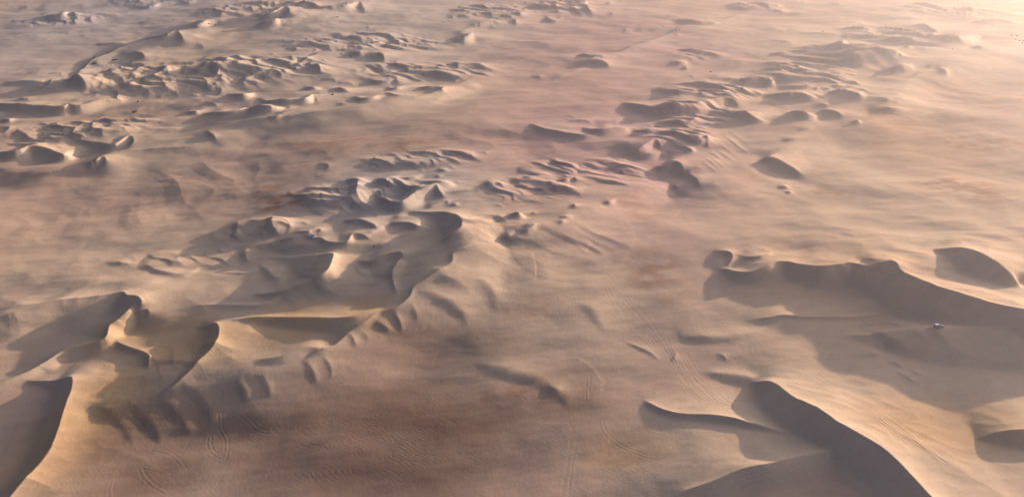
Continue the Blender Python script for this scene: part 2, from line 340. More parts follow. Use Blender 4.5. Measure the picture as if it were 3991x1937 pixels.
SMALL = [
 ('L',[10,18,20,20,20,22,24,24,22,22,26,28,26,18,8],[(2430,-10),(2350,10),(2280,30),(2270,75),(2180,130),(2130,160),(2080,190),(2060,235),(2000,285),(1900,312),(1850,345),(1760,400),(1680,470),(1600,500),(1540,540)],dict(k=5)),
 ('a0',50,[(1900,280),(2000,230),(2100,185),(2200,190),(2230,230)]),
 ('a0',20,[(930,620),(960,605),(985,650)]),
 ('a0',15,[(1280,640),(1450,645),(1620,630),(1730,580)]),
 ('a0',40,[(1610,640),(1650,720),(1665,780)]),
 ('a0',25,[(2080,630),(2140,605),(2165,630)]),
 ('a0',60,[(1000,700),(1130,690),(1250,680),(1240,750)]),
 ('a0',15,[(130,840),(400,870),(640,870)]),
 ('a0',12,[(80,790),(300,770),(600,760),(780,740)]),
 ('a0',12,[(700,760),(850,690),(1000,650),(1080,620)]),
 ('a0',14,[(850,700),(950,660),(1060,640),(1280,620)]),
 ('a0',35,[(1480,890),(1640,850),(1660,890),(1580,910)]),
 ('a0',20,[(1640,840),(1750,780),(1810,785)]),
 ('a0',40,[(1190,940),(1330,905),(1500,915),(1420,990)]),
 ('a0',10,[(1330,1025),(1500,1020),(1700,1025)]),
 ('a0',25,[(2110,870),(2200,850),(2330,845)]),
 ('a0',40,[(1870,1140),(1960,1130),(2020,1160)]),
 ('a0',40,[(0,1200),(80,1190),(130,1220)]),
 ('a0',12,[(190,275),(300,268),(335,255)]),
 ('a0',35,[(1300,70),(1500,60),(1600,35),(1620,70)]),
 ('a0',10,[(1130,155),(1250,150),(1350,140)]),
 ('a0',20,[(1780,5),(1900,15),(1970,5)]),
 ('a1',70,[(0,240),(60,210),(150,200),(230,190),(230,250)]),
 ('a1',55,[(1960,395),(2080,370),(2165,335),(2205,395)]),
 ('a1',25,[(1980,360),(2080,310),(2160,295),(2175,330)]),
 ('a1',40,[(2080,290),(2250,240),(2400,225),(2440,280)]),
 ('a1',35,[(2420,190),(2540,175),(2570,220)]),
 ('a1',25,[(640,455),(740,435),(750,460)]),
 ('a1',35,[(940,490),(1080,435),(1200,430),(1290,450)]),
 ('a1',55,[(920,540),(1025,505),(1070,565)]),
 ('a1',12,[(1150,420),(1250,400),(1340,398)]),
 ('a1',20,[(1290,430),(1400,440),(1450,420),(1470,430)]),
 ('a1',30,[(300,690),(380,620),(420,615)]),
 ('a1',35,[(340,700),(400,675),(480,690)]),
 ('a1',20,[(0,740),(140,735),(130,760)]),
 ('a1',45,[(1110,800),(1200,800),(1300,800),(1380,785),(1410,800),(1330,840)]),
 ('a1',18,[(1590,795),(1650,800),(1700,792)]),
 ('a1',14,[(1920,822),(2000,820),(2035,815)]),
 ('a1',40,[(470,860),(560,870),(640,880),(640,890)]),
 ('a1',45,[(740,880),(860,890),(960,950)]),
 ('a1',20,[(400,945),(490,945)]),
 ('a1',45,[(1300,850),(1380,890),(1480,865),(1560,870),(1540,910)]),
 ('a1',45,[(1600,890),(1700,885),(1800,885),(1860,905),(1800,930)]),
 ('a1',45,[(970,985),(1050,1010),(1150,1005),(1220,990),(1265,1020)]),
 ('a1',30,[(1270,985),(1320,965),(1420,980),(1580,980),(1560,1020)]),
 ('a1',15,[(1640,1050),(1800,1020),(1900,975),(1990,960)]),
 ('a1',30,[(0,1200),(200,1200),(330,1150),(560,1105),(800,1060),(900,1065),(1080,1045)]),
 ('a1',25,[(280,1120),(350,1100),(480,1090)]),
 ('a2',35,[(460,45),(700,30),(750,0),(820,50)]),
 ('a2',40,[(920,40),(970,10),(1025,45)]),
 ('a2',25,[(0,110),(100,100),(120,110),(165,135)]),
 ('a2',15,[(320,120),(390,100),(490,100)]),
 ('a2',15,[(200,140),(240,125),(265,140)]),
 ('a2',22,[(390,130),(450,125),(500,150)]),
 ('a2',30,[(600,140),(650,130),(700,155),(680,170)]),
 ('a2',55,[(690,110),(740,70),(770,110),(835,180)]),
 ('a2',45,[(30,190),(60,150),(105,200)]),
 ('a2',40,[(0,200),(30,215),(30,245)]),
 ('a2',30,[(330,170),(360,190),(440,215),(450,235)]),
 ('a2',20,[(430,185),(480,185),(540,200)]),
 ('a2',25,[(920,175),(980,140),(1000,190)]),
 ('a2',20,[(2500,100),(2300,130),(2100,200),(1900,270),(1700,290),(1500,370),(1300,440),(1050,525),(820,580),(640,670)],dict(k=9)),
 ('a2',25,[(1620,370),(1640,345),(1685,380)]),
 ('a2',15,[(1300,480),(1350,450),(1370,475)]),
 ('a2',20,[(2000,240),(2090,205),(2170,245)]),
 ('a2',15,[(2230,190),(2290,170),(2330,195)]),
 ('a2',30,[(160,775),(270,770),(270,790)]),
 ('a2',12,[(260,800),(450,780),(570,740),(700,700),(900,690)]),
 ('a2',35,[(1570,625),(1650,605),(1720,605),(1755,630)]),
 ('a2',25,[(1690,655),(1740,650),(1770,675)]),
 ('a2',12,[(1500,710),(1700,700),(1900,695)]),
 ('a2',22,[(2000,765),(2060,752),(2110,765)]),
 ('a2',45,[(1830,915),(1950,915),(2100,920),(2280,905),(2340,910),(2270,950)]),
 ('a2',30,[(1830,980),(1930,958),(2050,975)]),
 ('a2',12,[(2200,990),(2310,995)]),
 ('a2',40,[(2340,915),(2480,925),(2576,960)]),
 ('a2',15,[(1600,1190),(1680,1195)]),
 ('a2',12,[(500,1185),(560,1215),(700,1240)]),
 ('a2',60,[(1380,1240),(1600,1215),(1750,1230),(1850,1200),(1950,1235)]),
 ('a3',25,[(900,300),(1060,270),(1200,300)]),
 ('a3',55,[(1370,290),(1540,240),(1620,260),(1700,320),(1760,350)]),
 ('a3',25,[(1170,210),(1320,170),(1500,180),(1580,210)]),
 ('a3',60,[(1960,230),(2200,205),(2400,210),(2550,270)]),
 ('a3',30,[(2020,330),(2230,260),(2330,290)]),
 ('a3',35,[(1460,370),(1560,380),(1640,410)]),
 ('a3',45,[(580,490),(720,475),(800,440),(960,465),(840,500)]),
 ('a3',22,[(720,375),(800,365),(870,375)]),
 ('a3',25,[(1200,450),(1290,405),(1400,430)]),
 ('a3',45,[(1350,470),(1420,465),(1490,495)]),
 ('a3',45,[(2060,490),(2130,450),(2200,515)]),
 ('a3',25,[(1420,740),(1560,720),(1750,700),(1820,720)]),
 ('a3',45,[(1690,700),(1740,670),(1800,710),(1830,740)]),
 ('a3',16,[(2240,520),(2050,530),(1900,560),(1780,600),(1650,650),(1560,730),(1350,810),(1100,910)]),
 ('a3',35,[(0,855),(200,840),(400,850),(500,860)]),
 ('a3',25,[(240,735),(400,720),(560,740)]),
 ('a3',10,[(600,760),(680,758),(750,760)]),
 ('a3',15,[(400,800),(500,790),(600,795)]),
 ('a3',18,[(620,800),(720,785),(760,800)]),
 ('a3',25,[(820,810),(900,820),(980,870)]),
 ('a3',15,[(800,850),(840,848),(880,860)]),
 ('a3',28,[(600,860),(700,850),(800,870)]),
 ('a3',22,[(460,890),(500,878),(530,880)]),
 ('a3',20,[(560,900),(620,880),(660,900)]),
 ('a3',35,[(490,1040),(580,1045),(690,1070)]),
 ('a3',60,[(510,1120),(580,1085),(700,1110),(750,1150),(720,1180)]),
 ('a3',75,[(200,1120),(260,1105),(400,1130),(530,1165)]),
 ('a3',45,[(1090,1040),(1200,1005),(1265,1050)]),
 ('a3',60,[(1000,1130),(1200,1070),(1265,1155)]),
 ('a3',50,[(850,1220),(900,1200),(960,1247)]),
 ('a3',30,[(0,530),(100,520),(180,525),(150,550)]),
 ('a3',30,[(10,640),(60,625),(200,660),(340,690)]),
 ('a3',55,[(0,780),(40,770),(110,810)]),
 ('a3',10,[(140,408),(300,425),(450,442)]),
 ('a3',30,[(0,110),(100,90),(200,140)]),
 ('a3',20,[(260,150),(310,120),(350,150)]),
 ('a3',15,[(260,40),(340,20),(400,60)]),
 ('b0',18,[(0,190),(250,205),(420,200),(480,175)]),
 ('b0',25,[(200,110),(600,120),(850,130),(950,100),(1030,55)]),
 ('b0',8,[(2090,110),(1900,75),(1700,62),(1500,70),(1330,105)]),
 ('b0',60,[(850,370),(940,355),(1010,305),(1060,330),(1050,360),(950,400)]),
 ('b1',25,[(900,560),(960,545),(1030,570),(1150,580)]),
 ('b1',60,[(1200,560),(1270,530),(1330,560),(1310,600)]),
 ('b1',18,[(480,645),(560,650),(700,675)]),
 ('b1',45,[(1340,540),(1520,530),(1640,510),(1690,520)]),
 ('b1',12,[(1560,490),(1700,495),(1730,490)]),
 ('b1',16,[(1610,450),(1660,462),(1720,465)]),
 ('b1',8,[(1560,430),(1590,432),(1620,430)]),
 ('b1',10,[(1740,432),(1780,438),(1810,438)]),
 ('b1',25,[(1800,450),(1870,460),(1970,485)]),
 ('b1',14,[(1880,415),(1960,440),(2050,465)]),
 ('b1',10,[(2040,492),(2080,492),(2110,495)]),
 ('b1',22,[(1780,515),(1830,518),(1890,515)]),
 ('b1',22,[(1800,560),(1900,555),(1925,570)]),
 ('b1',45,[(1630,580),(1780,570),(1930,600),(2010,630)]),
 ('b1',10,[(1840,500),(1870,502),(1900,500)]),
 ('b1',10,[(1420,455),(1450,452),(1480,460)]),
 ('b1',6,[(1250,490),(1400,488),(1500,490)]),
 ('b1',40,[(1400,650),(1600,640),(1740,625)]),
 ('b1',25,[(1860,735),(1950,700),(2100,680),(2350,672)]),
 ('b1',40,[(2280,650),(2330,615),(2400,600),(2450,620),(2440,660)]),
 ('b1',20,[(1940,830),(1990,815),(2050,835)]),
 ('b1',45,[(1340,1030),(1400,1000),(1530,1000),(1610,1030),(1750,1060)]),
 ('b1',30,[(1340,965),(1420,940),(1510,935),(1520,960)]),
 ('b1',20,[(1030,1100),(1150,1090),(1230,1060),(1300,1045)]),
 ('b1',28,[(380,1080),(500,1070),(610,1055),(640,1065),(560,1090)]),
 ('b1',50,[(2440,1180),(2530,1130),(2540,1200)]),
 ('b2',40,[(150,20),(300,60),(500,100),(700,130),(880,165)]),
 ('b2',45,[(1190,70),(1350,70),(1560,85)]),
 ('b2',20,[(1100,150),(1250,120),(1440,100),(1600,100)]),
 ('b2',30,[(1440,110),(1550,105),(1850,110),(1940,130)]),
 ('b2',40,[(1880,160),(1950,130),(1955,160)]),
 ('b2',45,[(1590,265),(1700,215),(1790,240),(1835,280)]),
 ('b2',50,[(1200,360),(1350,290),(1470,280),(1490,320)]),
 ('b2',25,[(1470,290),(1600,270),(1720,265),(1750,290)]),
 ('b2',40,[(1720,470),(1800,510),(1860,570),(1870,670)]),
 ('b2',30,[(1580,630),(1620,615),(1645,640),(1580,660)]),
 ('b2',40,[(420,590),(520,560),(600,540),(620,555),(560,590)]),
 ('b2',25,[(100,540),(220,540),(320,520),(400,555)]),
 ('b2',18,[(660,500),(760,495),(870,490)]),
 ('b2',15,[(300,640),(400,620),(540,600)]),
 ('b2',15,[(190,720),(300,700),(560,660)]),
 ('b2',15,[(0,590),(130,585),(240,600)]),
 ('b2',25,[(880,810),(970,800),(1030,760)]),
 ('b2',25,[(420,960),(530,960),(640,950)]),
 ('b2',20,[(160,930),(210,910),(260,890)]),
 ('b2',55,[(-40,920),(30,915),(70,920),(80,960)]),
 ('b2',40,[(0,1060),(120,1090),(225,1040),(232,1100)]),
 ('b2',20,[(430,1060),(500,1010),(560,960)]),
 ('b3',20,[(110,150),(250,130),(420,100)]),
 ('b3',15,[(280,60),(400,30),(520,10)]),
 ('b3',30,[(80,615),(180,610),(240,640)],dict(rnd=1,lee=.4)),
 ('b3',20,[(180,675),(220,672),(270,680)]),
 ('L',12,[(715,275),(760,262),(772,272)]),
 ('L',30,[(600,345),(660,318),(730,295),(745,310),(720,340)]),
 ('L',22,[(190,580),(250,575),(290,545)],dict(lee=.4)),
 ('L',26,[(520,65),(620,60),(680,78)],dict(rnd=2,lee=.4)),
 ('L',30,[(720,65),(800,95),(900,112),(965,95),(1000,75)],dict(rnd=1.5,lee=.4)),
 ('L',26,[(1300,60),(1340,90),(1390,130),(1440,120)],dict(rnd=1,lee=.4)),
 ('L',11,[(430,735),(520,765),(600,830),(660,930),(680,1000)],dict(rnd=5,lee=.36,k=5)),
 ('L',14,[(650,745),(690,775),(760,850),(800,930),(800,980)],dict(rnd=4,lee=.36,k=5)),
 ('L',14,[(780,710),(850,750),(910,820),(945,890),(940,930)],dict(rnd=4,lee=.36,k=5)),
 ('L',14,[(900,650),(980,690),(1040,760),(1065,830),(1060,880)],dict(rnd=4,lee=.36,k=5)),
 ('L',27,[(1680,475),(1740,410),(1780,440),(1790,500)],dict(rnd=1,lee=.45,k=4)),
 ('L',18,[(1760,395),(1810,400),(1850,430),(1840,480)],dict(rnd=2,lee=.42,k=4)),
 ('L',28,[(1850,345),(1900,355),(1950,390),(1950,420)],dict(rnd=2,lee=.42,k=4)),
 ('L',36,[(2060,235),(2120,210),(2230,240),(2330,310),(2340,380)],dict(rnd=4,lee=.30,k=5)),
 ('L',36,[(2130,165),(2250,150),(2400,150),(2480,200),(2500,300)],dict(rnd=4,lee=.28,k=5)),
 ('R',24,[(1120,40),(1200,48),(1280,35),(1315,18)]),
 ('R',14,[(1750,70),(1800,58),(1860,72)]),
 ('R',24,[(1640,100),(1690,112),(1740,105),(1790,120)],dict(rnd=.6,lee=.4)),
 ('R',22,[(1530,130),(1570,150),(1600,185)],dict(rnd=.6,lee=.4)),
 ('R',28,[(830,420),(960,425),(1130,420),(1290,390)],dict(rnd=3,lee=.3)),
 ('R',9,[(1030,510),(1070,525),(1085,555)]),
 ('R',11,[(1790,540),(1830,522),(1858,530)]),
 ('R',13,[(1890,560),(1940,570),(1975,600)]),
 ('R',9,[(1920,600),(1990,635),(2050,675)]),
 ('R',12,[(2010,600),(2040,615),(2080,625)]),
 ('R',10,[(560,440),(640,470),(700,500),(745,548)],dict(rnd=.8,lee=.4)),
 ('R',30,[(-200,560),(0,590),(150,630),(260,700),(300,800)],dict(rnd=5,lee=.2)),
 ('R',40,[(170,650),(220,680),(280,715)],dict(rnd=1.5,lee=.3)),
 ('R',8,[(830,500),(820,530),(800,550)]),
 ('R',20,[(300,250),(420,300),(480,420)],dict(rnd=5,lee=.2)),
 ('B',6,[(522,536),(560,561),(604,596)],dict(k=3,lee=.4,rnd=.5)),
 ('B',7,[(531,523),(572,549),(620,587)],dict(k=3,lee=.4,rnd=.5)),
 ('B',7,[(548,517),(582,539),(623,570)],dict(k=3,lee=.4,rnd=.5)),
 ('B',6,[(554,499),(585,520),(623,549)],dict(k=3,lee=.4,rnd=.5)),
 ('B',7,[(571,486),(613,513),(664,553)],dict(k=3,lee=.4,rnd=.5)),
 ('B',7,[(580,475),(615,498),(658,531)],dict(k=3,lee=.4,rnd=.5)),
 ('B',6,[(583,465),(626,493),(678,534)],dict(k=3,lee=.4,rnd=.5)),
 ('B',7,[(594,452),(625,472),(663,501)],dict(k=3,lee=.4,rnd=.5)),
 ('B',7,[(603,438),(647,466),(700,507)],dict(k=3,lee=.4,rnd=.5)),
 ('B',7,[(622,427),(660,452),(705,487)],dict(k=3,lee=.4,rnd=.5)),
 ('B',5,[(628,412),(664,435),(706,468)],dict(k=3,lee=.4,rnd=.5)),
 ('B',8,[(635,402),(685,434),(745,481)],dict(k=3,lee=.4,rnd=.5)),
 ('B',5,[(652,387),(695,415),(747,455)],dict(k=3,lee=.4,rnd=.5)),
 ('B',6,[(1060,385),(1116,405)],dict(k=4,lee=.4,rnd=.5)),
 ('B',7,[(1078,367),(1127,387)],dict(k=4,lee=.4,rnd=.5)),
 ('B',6,[(1097,350),(1133,370)],dict(k=4,lee=.4,rnd=.5)),
 ('B',6,[(1115,333),(1167,353)],dict(k=4,lee=.4,rnd=.5)),
 ('B',6,[(1134,316),(1182,336)],dict(k=4,lee=.4,rnd=.5)),
 ('B',5,[(1152,299),(1208,319)],dict(k=4,lee=.4,rnd=.5)),
 ('B',5,[(1171,282),(1225,302)],dict(k=4,lee=.4,rnd=.5)),
 ('B',7,[(1190,265),(1227,285)],dict(k=4,lee=.4,rnd=.5)),
 ('B',6,[(700,500),(742,524)],dict(k=4,lee=.4,rnd=.5)),
 ('B',4,[(728,486),(759,510)],dict(k=4,lee=.4,rnd=.5)),
 ('B',4,[(757,472),(792,496)],dict(k=4,lee=.4,rnd=.5)),
 ('B',4,[(786,458),(815,482)],dict(k=4,lee=.4,rnd=.5)),
 ('B',6,[(815,445),(844,469)],dict(k=4,lee=.4,rnd=.5)),
 ('B',5,[(843,431),(889,455)],dict(k=4,lee=.4,rnd=.5)),
 ('B',5,[(872,417),(900,441)],dict(k=4,lee=.4,rnd=.5)),
 ('B',5,[(901,403),(936,427)],dict(k=4,lee=.4,rnd=.5)),
 ('B',4,[(930,390),(976,414)],dict(k=4,lee=.4,rnd=.5)),
 ('M',9,[(1130,149),(1200,163),(1280,195)],dict(k=4,lee=.4,rnd=.4)),
 ('M',5,[(1160,144),(1230,158),(1310,190)],dict(k=4,lee=.4,rnd=.4)),
 ('M',5,[(1190,134),(1260,148),(1340,180)],dict(k=4,lee=.4,rnd=.4)),
 ('M',7,[(1220,132),(1290,146),(1370,178)],dict(k=4,lee=.4,rnd=.4)),
 ('M',7,[(1250,119),(1320,133),(1400,165)],dict(k=4,lee=.4,rnd=.4)),
 ('M',5,[(1280,116),(1350,130),(1430,162)],dict(k=4,lee=.4,rnd=.4)),
 ('M',5,[(1310,107),(1380,121),(1460,153)],dict(k=4,lee=.4,rnd=.4)),
 ('M',7,[(1340,101),(1410,115),(1490,147)],dict(k=4,lee=.4,rnd=.4)),
 ('M',7,[(1370,92),(1440,106),(1520,138)],dict(k=4,lee=.4,rnd=.4)),
 ('M',9,[(1400,92),(1470,106),(1550,138)],dict(k=4,lee=.4,rnd=.4)),
 ('M',5,[(1430,78),(1500,92),(1580,124)],dict(k=4,lee=.4,rnd=.4)),
 ('M',5,[(1460,74),(1530,88),(1610,120)],dict(k=4,lee=.4,rnd=.4)),
 ('L',17,[(1180,640),(1214,674),(1238,728),(1232,770)],dict(k=4,lee=.43,rnd=2.2)),
 ('L',12,[(1300,618),(1334,652),(1358,706),(1352,748)],dict(k=4,lee=.42,rnd=2.5)),
 ('L',15,[(1530,548),(1564,582),(1588,636),(1582,678)],dict(k=4,lee=.41,rnd=2.2)),
 ('L',11,[(1610,515),(1644,549),(1668,603),(1662,645)],dict(k=4,lee=.44,rnd=1.0)),
 ('L',22,[(1960,290),(1994,324),(2018,378),(2012,420)],dict(k=4,lee=.42,rnd=1.0)),
 ('L',14,[(2040,245),(2074,279),(2098,333),(2092,375)],dict(k=4,lee=.45,rnd=1.9)),
]


Zlow = np.zeros_like(Z)
ZL = np.zeros_like(Z)
for s in LOW:                                  # the broad banks of sand the dune belts stand on
    stroke(ZL, None, *s[:3], **(s[3] if len(s) > 3 else {}))
Zlow = ZL
Zbig = np.zeros_like(Z)
for s in BIG:
    stroke(Zbig, None, *s[:3], **(s[3] if len(s) > 3 else {}))
Zsm = np.zeros_like(Z)
for s in SMALL:
    stroke(Zsm, Zbig, *s[:3], **(s[3] if len(s) > 3 else {}))
# ------------------------------------------------------------------ crowds of small crescent dunes
rng = random.Random(11)
WIND = math.radians(46)
def crescents(n, tile, x, y, rx, ry, wmin, wmax, hk=0.062, k=9.0, add=1.0):
    "n crescents scattered over an ellipse given on the survey sheet; wmin..wmax is their width in metres"
    for _ in range(n):
        while True:
            a, b = rng.uniform(-1, 1), rng.uniform(-1, 1)
            if a * a + b * b < 1: break
        px, py = native(tile, x + a * rx, y + b * ry)
        cx, cy = ground(px, py)
        w = 1.5 * wmin * (wmax / wmin) ** (rng.random() ** 1.6)
        h = w * hk * rng.uniform(0.6, 1.3)
        ang = WIND + rng.gauss(0, 0.30)
        bow = rng.uniform(0.08, 0.36); skew = rng.uniform(-0.3, 0.3); wob = rng.uniform(-0.08, 0.08)
        t = np.linspace(-1, 1, 11)
        lx = -bow * w * t * t + skew * w * 0.5 * t + wob * w * np.sin(3 * t)
        ly = -t * w * 0.5
        P = np.stack([cx + lx * math.cos(ang) - ly * math.sin(ang), cy + lx * math.sin(ang) + ly * math.cos(ang)], -1)
        hh = h * np.maximum(1 - t * t, 0) ** 0.8
        profile(Zsm, P.astype(np.float32), hh.astype(np.float32), 0.6, k * h, 0.0, 0.4, conc=0.9)
FAR_FIELDS = [
 (26,'a0',1500,720,900,300,18,60),(22,'a0',700,900,700,250,18,55),(14,'a0',2100,1000,500,200,14,45),(14,'a0',2050,240,250,70,14,40),
 (8,'a0',500,180,400,70,16,40),(10,'a0',1500,60,500,60,18,50),(10,'a0',300,1120,400,100,14,40),
 (10,'a1',100,200,250,80,16,45),(16,'a1',1250,460,380,80,12,36),(26,'a1',1300,880,900,170,12,40),(16,'a1',600,800,600,200,12,40),(10,'a1',400,680,300,80,12,34),
 (20,'a1',2350,260,400,110,14,44),(34,'a2',500,110,560,120,16,60),(36,'a2',1700,300,900,60,8,24),(18,'a2',2100,680,450,90,9,30),(12,'a2',1300,420,500,60,8,20),
 (26,'a2',2200,930,500,110,10,40),(22,'a2',2250,1180,380,90,10,32),
 (30,'a3',1500,240,700,160,20,70),(24,'a3',900,520,600,160,14,48),(30,'a3',650,900,600,150,9,34),(24,'a3',500,1080,550,130,9,34),(22,'a3',1600,650,500,160,10,34),
 (16,'a3',2200,200,450,140,18,60),(14,'a3',600,100,700,80,16,50),(12,'a3',100,450,400,120,10,30),
 (14,'b0',300,60,400,60,9,30),(10,'b0',1000,280,500,80,6,18),
 (36,'b1',1850,480,450,75,4,13),(16,'b1',1050,560,500,70,5,16),(14,'b1',1900,820,250,90,5,14),(12,'b1',800,1060,600,110,5,16),(14,'b1',2400,600,300,100,5,15),
 (14,'b1',2480,950,150,150,6,18),(30,'b2',1500,180,550,140,6,22),(18,'b2',700,120,500,90,6,24),(16,'b2',400,600,400,90,5,16),(14,'b2',1700,560,300,140,5,18),(10,'b2',300,950,350,120,5,16),
 (8,'b3',400,80,300,70,7,18),
 (10,'c0',1250,640,250,90,4,10),(10,'c3',1100,1060,250,90,4,9),(6,'c3',900,160,300,40,4,9),
]
for fa in FAR_FIELDS: crescents(max(2, int(fa[0] * 0.35)), *fa[1:])

Z = Zbig + Zsm

# ------------------------------------------------------------------ soften hollows, add swells, ripples, tracks
def blur(a, n=1):
    for _ in range(n):
        b = a.copy()
        b[1:-1] = (a[:-2] + 2 * a[1:-1] + a[2:]) * 0.25
        a = b.copy()
        a[:, 1:-1] = (b[:, :-2] + 2 * b[:, 1:-1] + b[:, 2:]) * 0.25
    return a
for _ in range(4):
    Z = np.maximum(Z, blur(Z, 3))
ZDUNE = Z.copy()
# wind-scoured relief on the dunes themselves, stronger where they stand higher
def ridged(x, y, seed):
    a = 1 - np.abs(noise(x, y, seed))
    return a * a
_h = np.minimum(np.maximum(ZDUNE - 0.6, 0), 9.0)
_wx = X + 6 * noise(X / 40, Y / 40, 201); _wy = Y + 6 * noise(X / 40, Y / 40, 202)
Z = Z + _h * (0.11 * (ridged(_wx / 44, _wy / 26, 203) - 0.6) + 0.03 * (ridged(_wx / 17, _wy / 11, 204) - 0.6) + 0.10 * noise(_wx / 26, _wy / 26, 205))
Z = Z + plain(X, Y) + Zlow

WX, WY = math.cos(math.radians(14)), math.sin(math.radians(14))     # the wind blows from +x towards -x
XW = X * WX + Y * WY
YW = -X * WY + Y * WX
DIST = np.sqrt(X * X + Y * Y)
NEAR = 1 - smooth(500, 900, DIST)
def spot(ellipses, soft=0.5):
    m = np.zeros_like(Z)
    for tile, x, y, rx, ry, wgt in ellipses:
        px, py = native(tile, x, y)
        cx, cy = ground(px, py)
        x1, _ = ground(px + rx * 0.3882, py)
        _, ya = ground(px, py - ry * 0.3882); _, yb = ground(px, py + ry * 0.3882)
        hx, hy = abs(x1 - cx), abs(ya - yb) / 2
        q = np.sqrt(((X - cx) / hx) ** 2 + ((Y - (ya + yb) / 2) / hy) ** 2)
        m = np.maximum(m, wgt * (1 - smooth(1 - soft, 1 + soft, q)))
    return m
n_a = noise(XW / 330, YW / 210, 3); n_b = noise(XW / 95, YW / 60, 4); n_c = noise(XW / 38, YW / 22, 5)
swell = n_a * 4.0 + n_b * (1.6 + 0.7 * smooth(300, 500, DIST)) + n_c * 0.75 + noise(XW / 15, YW / 8, 6) * 0.16 + noise(XW / 6, YW / 3.2, 7) * 0.045 * NEAR
# wind streaks: long low ridges along the wind
swell = swell + noise(XW / 70 + 0.6 * n_c, YW / 7, 8) * 0.09 * (0.5 + 0.8 * smooth(-0.3, 0.5, noise(XW / 160, YW / 110, 9)))
Z = Z + swell * (0.85 + 0.15 * smooth(200, 550, DIST))

# linked transverse dunes: wavy crests across the wind that join up into bands
CW, SW = math.cos(math.radians(46)), math.sin(math.radians(46))
UU = X * CW + Y * SW; VV = -X * SW + Y * CW
def dunefield(lam, amp, seed, warp=0.8, lee=0.24):
    w1 = noise(UU / (lam * 2.6), VV / (lam * 2.2), seed); w2 = noise(UU / (lam * 1.1), VV / (lam * 1.0), seed + 1)
    ph = UU / lam + warp * w1 + 0.28 * warp * w2
    f = ph - np.floor(ph)
    cell = np.floor(ph)
    st = 1 - np.clip((f - lee) / (1 - lee), 0, 1)
    up = np.where(f < lee, f / lee, 0.55 * st + 0.45 * st ** 3)
    a = smooth(-0.75, 0.55, noise(UU / (lam * 1.7) + 3.1 * cell, VV / (lam * 1.5), seed + 2))
    return amp * up * (0.2 + 0.8 * a)
FIELD_FAR = spot([('A',1000,420,1250,150,1),('A',1350,85,620,75,1),('A',2150,420,650,110,.9),('A',420,680,640,110,1),('A',1850,270,800,90,.8),('A',2450,110,350,90,.9),('A',320,110,420,60,.8),('A',800,20,500,40,.7),
  ('B',150,45,280,70,1),('B',560,95,180,28,.8),('B',740,45,220,26,.8),('B',600,330,420,110,1),('B',900,270,400,110,1),('B',1000,210,450,90,1),('B',1180,150,420,110,1),('B',1350,60,400,70,.9),('B',260,210,160,40,.6),('B',560,200,250,50,.6)], 0.4)
FIELD_MID = spot([('M',950,110,560,85,1),('M',650,290,680,150,1),('M',150,430,420,90,.9),('M',1500,290,420,150,1),('M',1250,490,380,70,.8),('B',500,470,330,110,1),('B',120,580,260,110,1),('B',560,400,360,110,1),('M',1900,200,350,150,.7)], 0.4)
FIELD_NEAR = spot([('L',900,600,560,180,.6),('L',1700,250,600,180,.6),('L',1000,80,700,80,1),('R',1850,600,350,150,.6),('R',300,100,500,120,.4)], 0.6)
Z = Z + (1.25 + 0.5 * smooth(-50, 150, X)) * FIELD_FAR * (dunefield(95, 3.4, 351, 0.7) + dunefield(50, 3.3, 301) + dunefield(25, 1.7, 311) + dunefield(13, 0.6, 315)) + (1 + 0.4 * smooth(0, 120, X)) * FIELD_MID * (dunefield(46, 3.4, 361, 0.7) + dunefield(23, 2.0, 321) + dunefield(10.5, 0.65, 331)) + FIELD_NEAR * (dunefield(26, 1.5, 371) + dunefield(13, 0.5, 341))
# the same wind leaves faint low waves over all of the open sand
Z = Z + (dunefield(62, 0.95, 381, 1.0, 0.38) + dunefield(27, 0.32, 385, 1.0, 0.38) + dunefield(13, 0.10, 391, 1.0, 0.4)) * np.maximum(smooth(380, 650, DIST), 0) * (1 + 1.6 * spot([('B',1250,520,480,260,1)], 0.6)) * smooth(-0.35, 0.6, noise(XW / 240, YW / 150, 399))

# ripples of coarse sand on the near plain
RIP = spot([('d1',1300,850,1100,420,1),('d1',1900,420,500,130,.9),('c2',1350,450,330,180,.9),('d2',60,420,260,230,1),('d2',300,800,400,260,.5),('c1',2350,880,350,200,.5)])
RIP = np.maximum(RIP, 0.45 * NEAR) * smooth(-0.6, 0.3, noise(XW / 22, YW / 14, 71) + 0.4 * noise(XW / 7, YW / 6, 72))
ra = math.radians(36)
rp = (X * math.sin(ra) + Y * math.cos(ra)) / 1.7 + 0.9 * noise(X / 9, Y / 7, 73) + 0.35 * noise(X / 3.2, Y / 3, 74)
Z = Z + 0.024 * RIP * np.sin(2 * math.pi * rp)

# ------------------------------------------------------------------ wheel tracks pressed into the sand
def press(P, half, depth):
    "one rut with raised rims along P (metres)"
    R = half * 3.2
    for i in range(len(P) - 1):
        (ax, ay), (bx, by) = P[i], P[i + 1]
        r0, r1 = np.searchsorted(Yr, [min(ay, by) - R, max(ay, by) + R])
        if r1 - r0 < 1: continue
        w = Wr[r0:r1]; l, h = min(ax, bx) - R, max(ax, bx) + R
        c0 = np.searchsorted(Uc, min(l / w.min(), l / w.max())); c1 = np.searchsorted(Uc, max(h / w.min(), h / w.max()))
        if c1 - c0 < 1: continue
        gx = X[r0:r1, c0:c1] - ax; gy = Y[r0:r1, c0:c1] - ay
        dx, dy = bx - ax, by - ay; ll = dx * dx + dy * dy + 1e-9
        t = (gx * dx + gy * dy) / ll
        d = np.abs(gx * dy - gy * dx) / math.sqrt(ll)
        m = (t >= 0) & (t < 1) & (d < R)
        q = d / half
        Z[r0:r1, c0:c1] += np.where(m, depth * (-np.exp(-q * q) + 0.75 * np.exp(-((q - 1.6) / 0.6) ** 2)), 0)
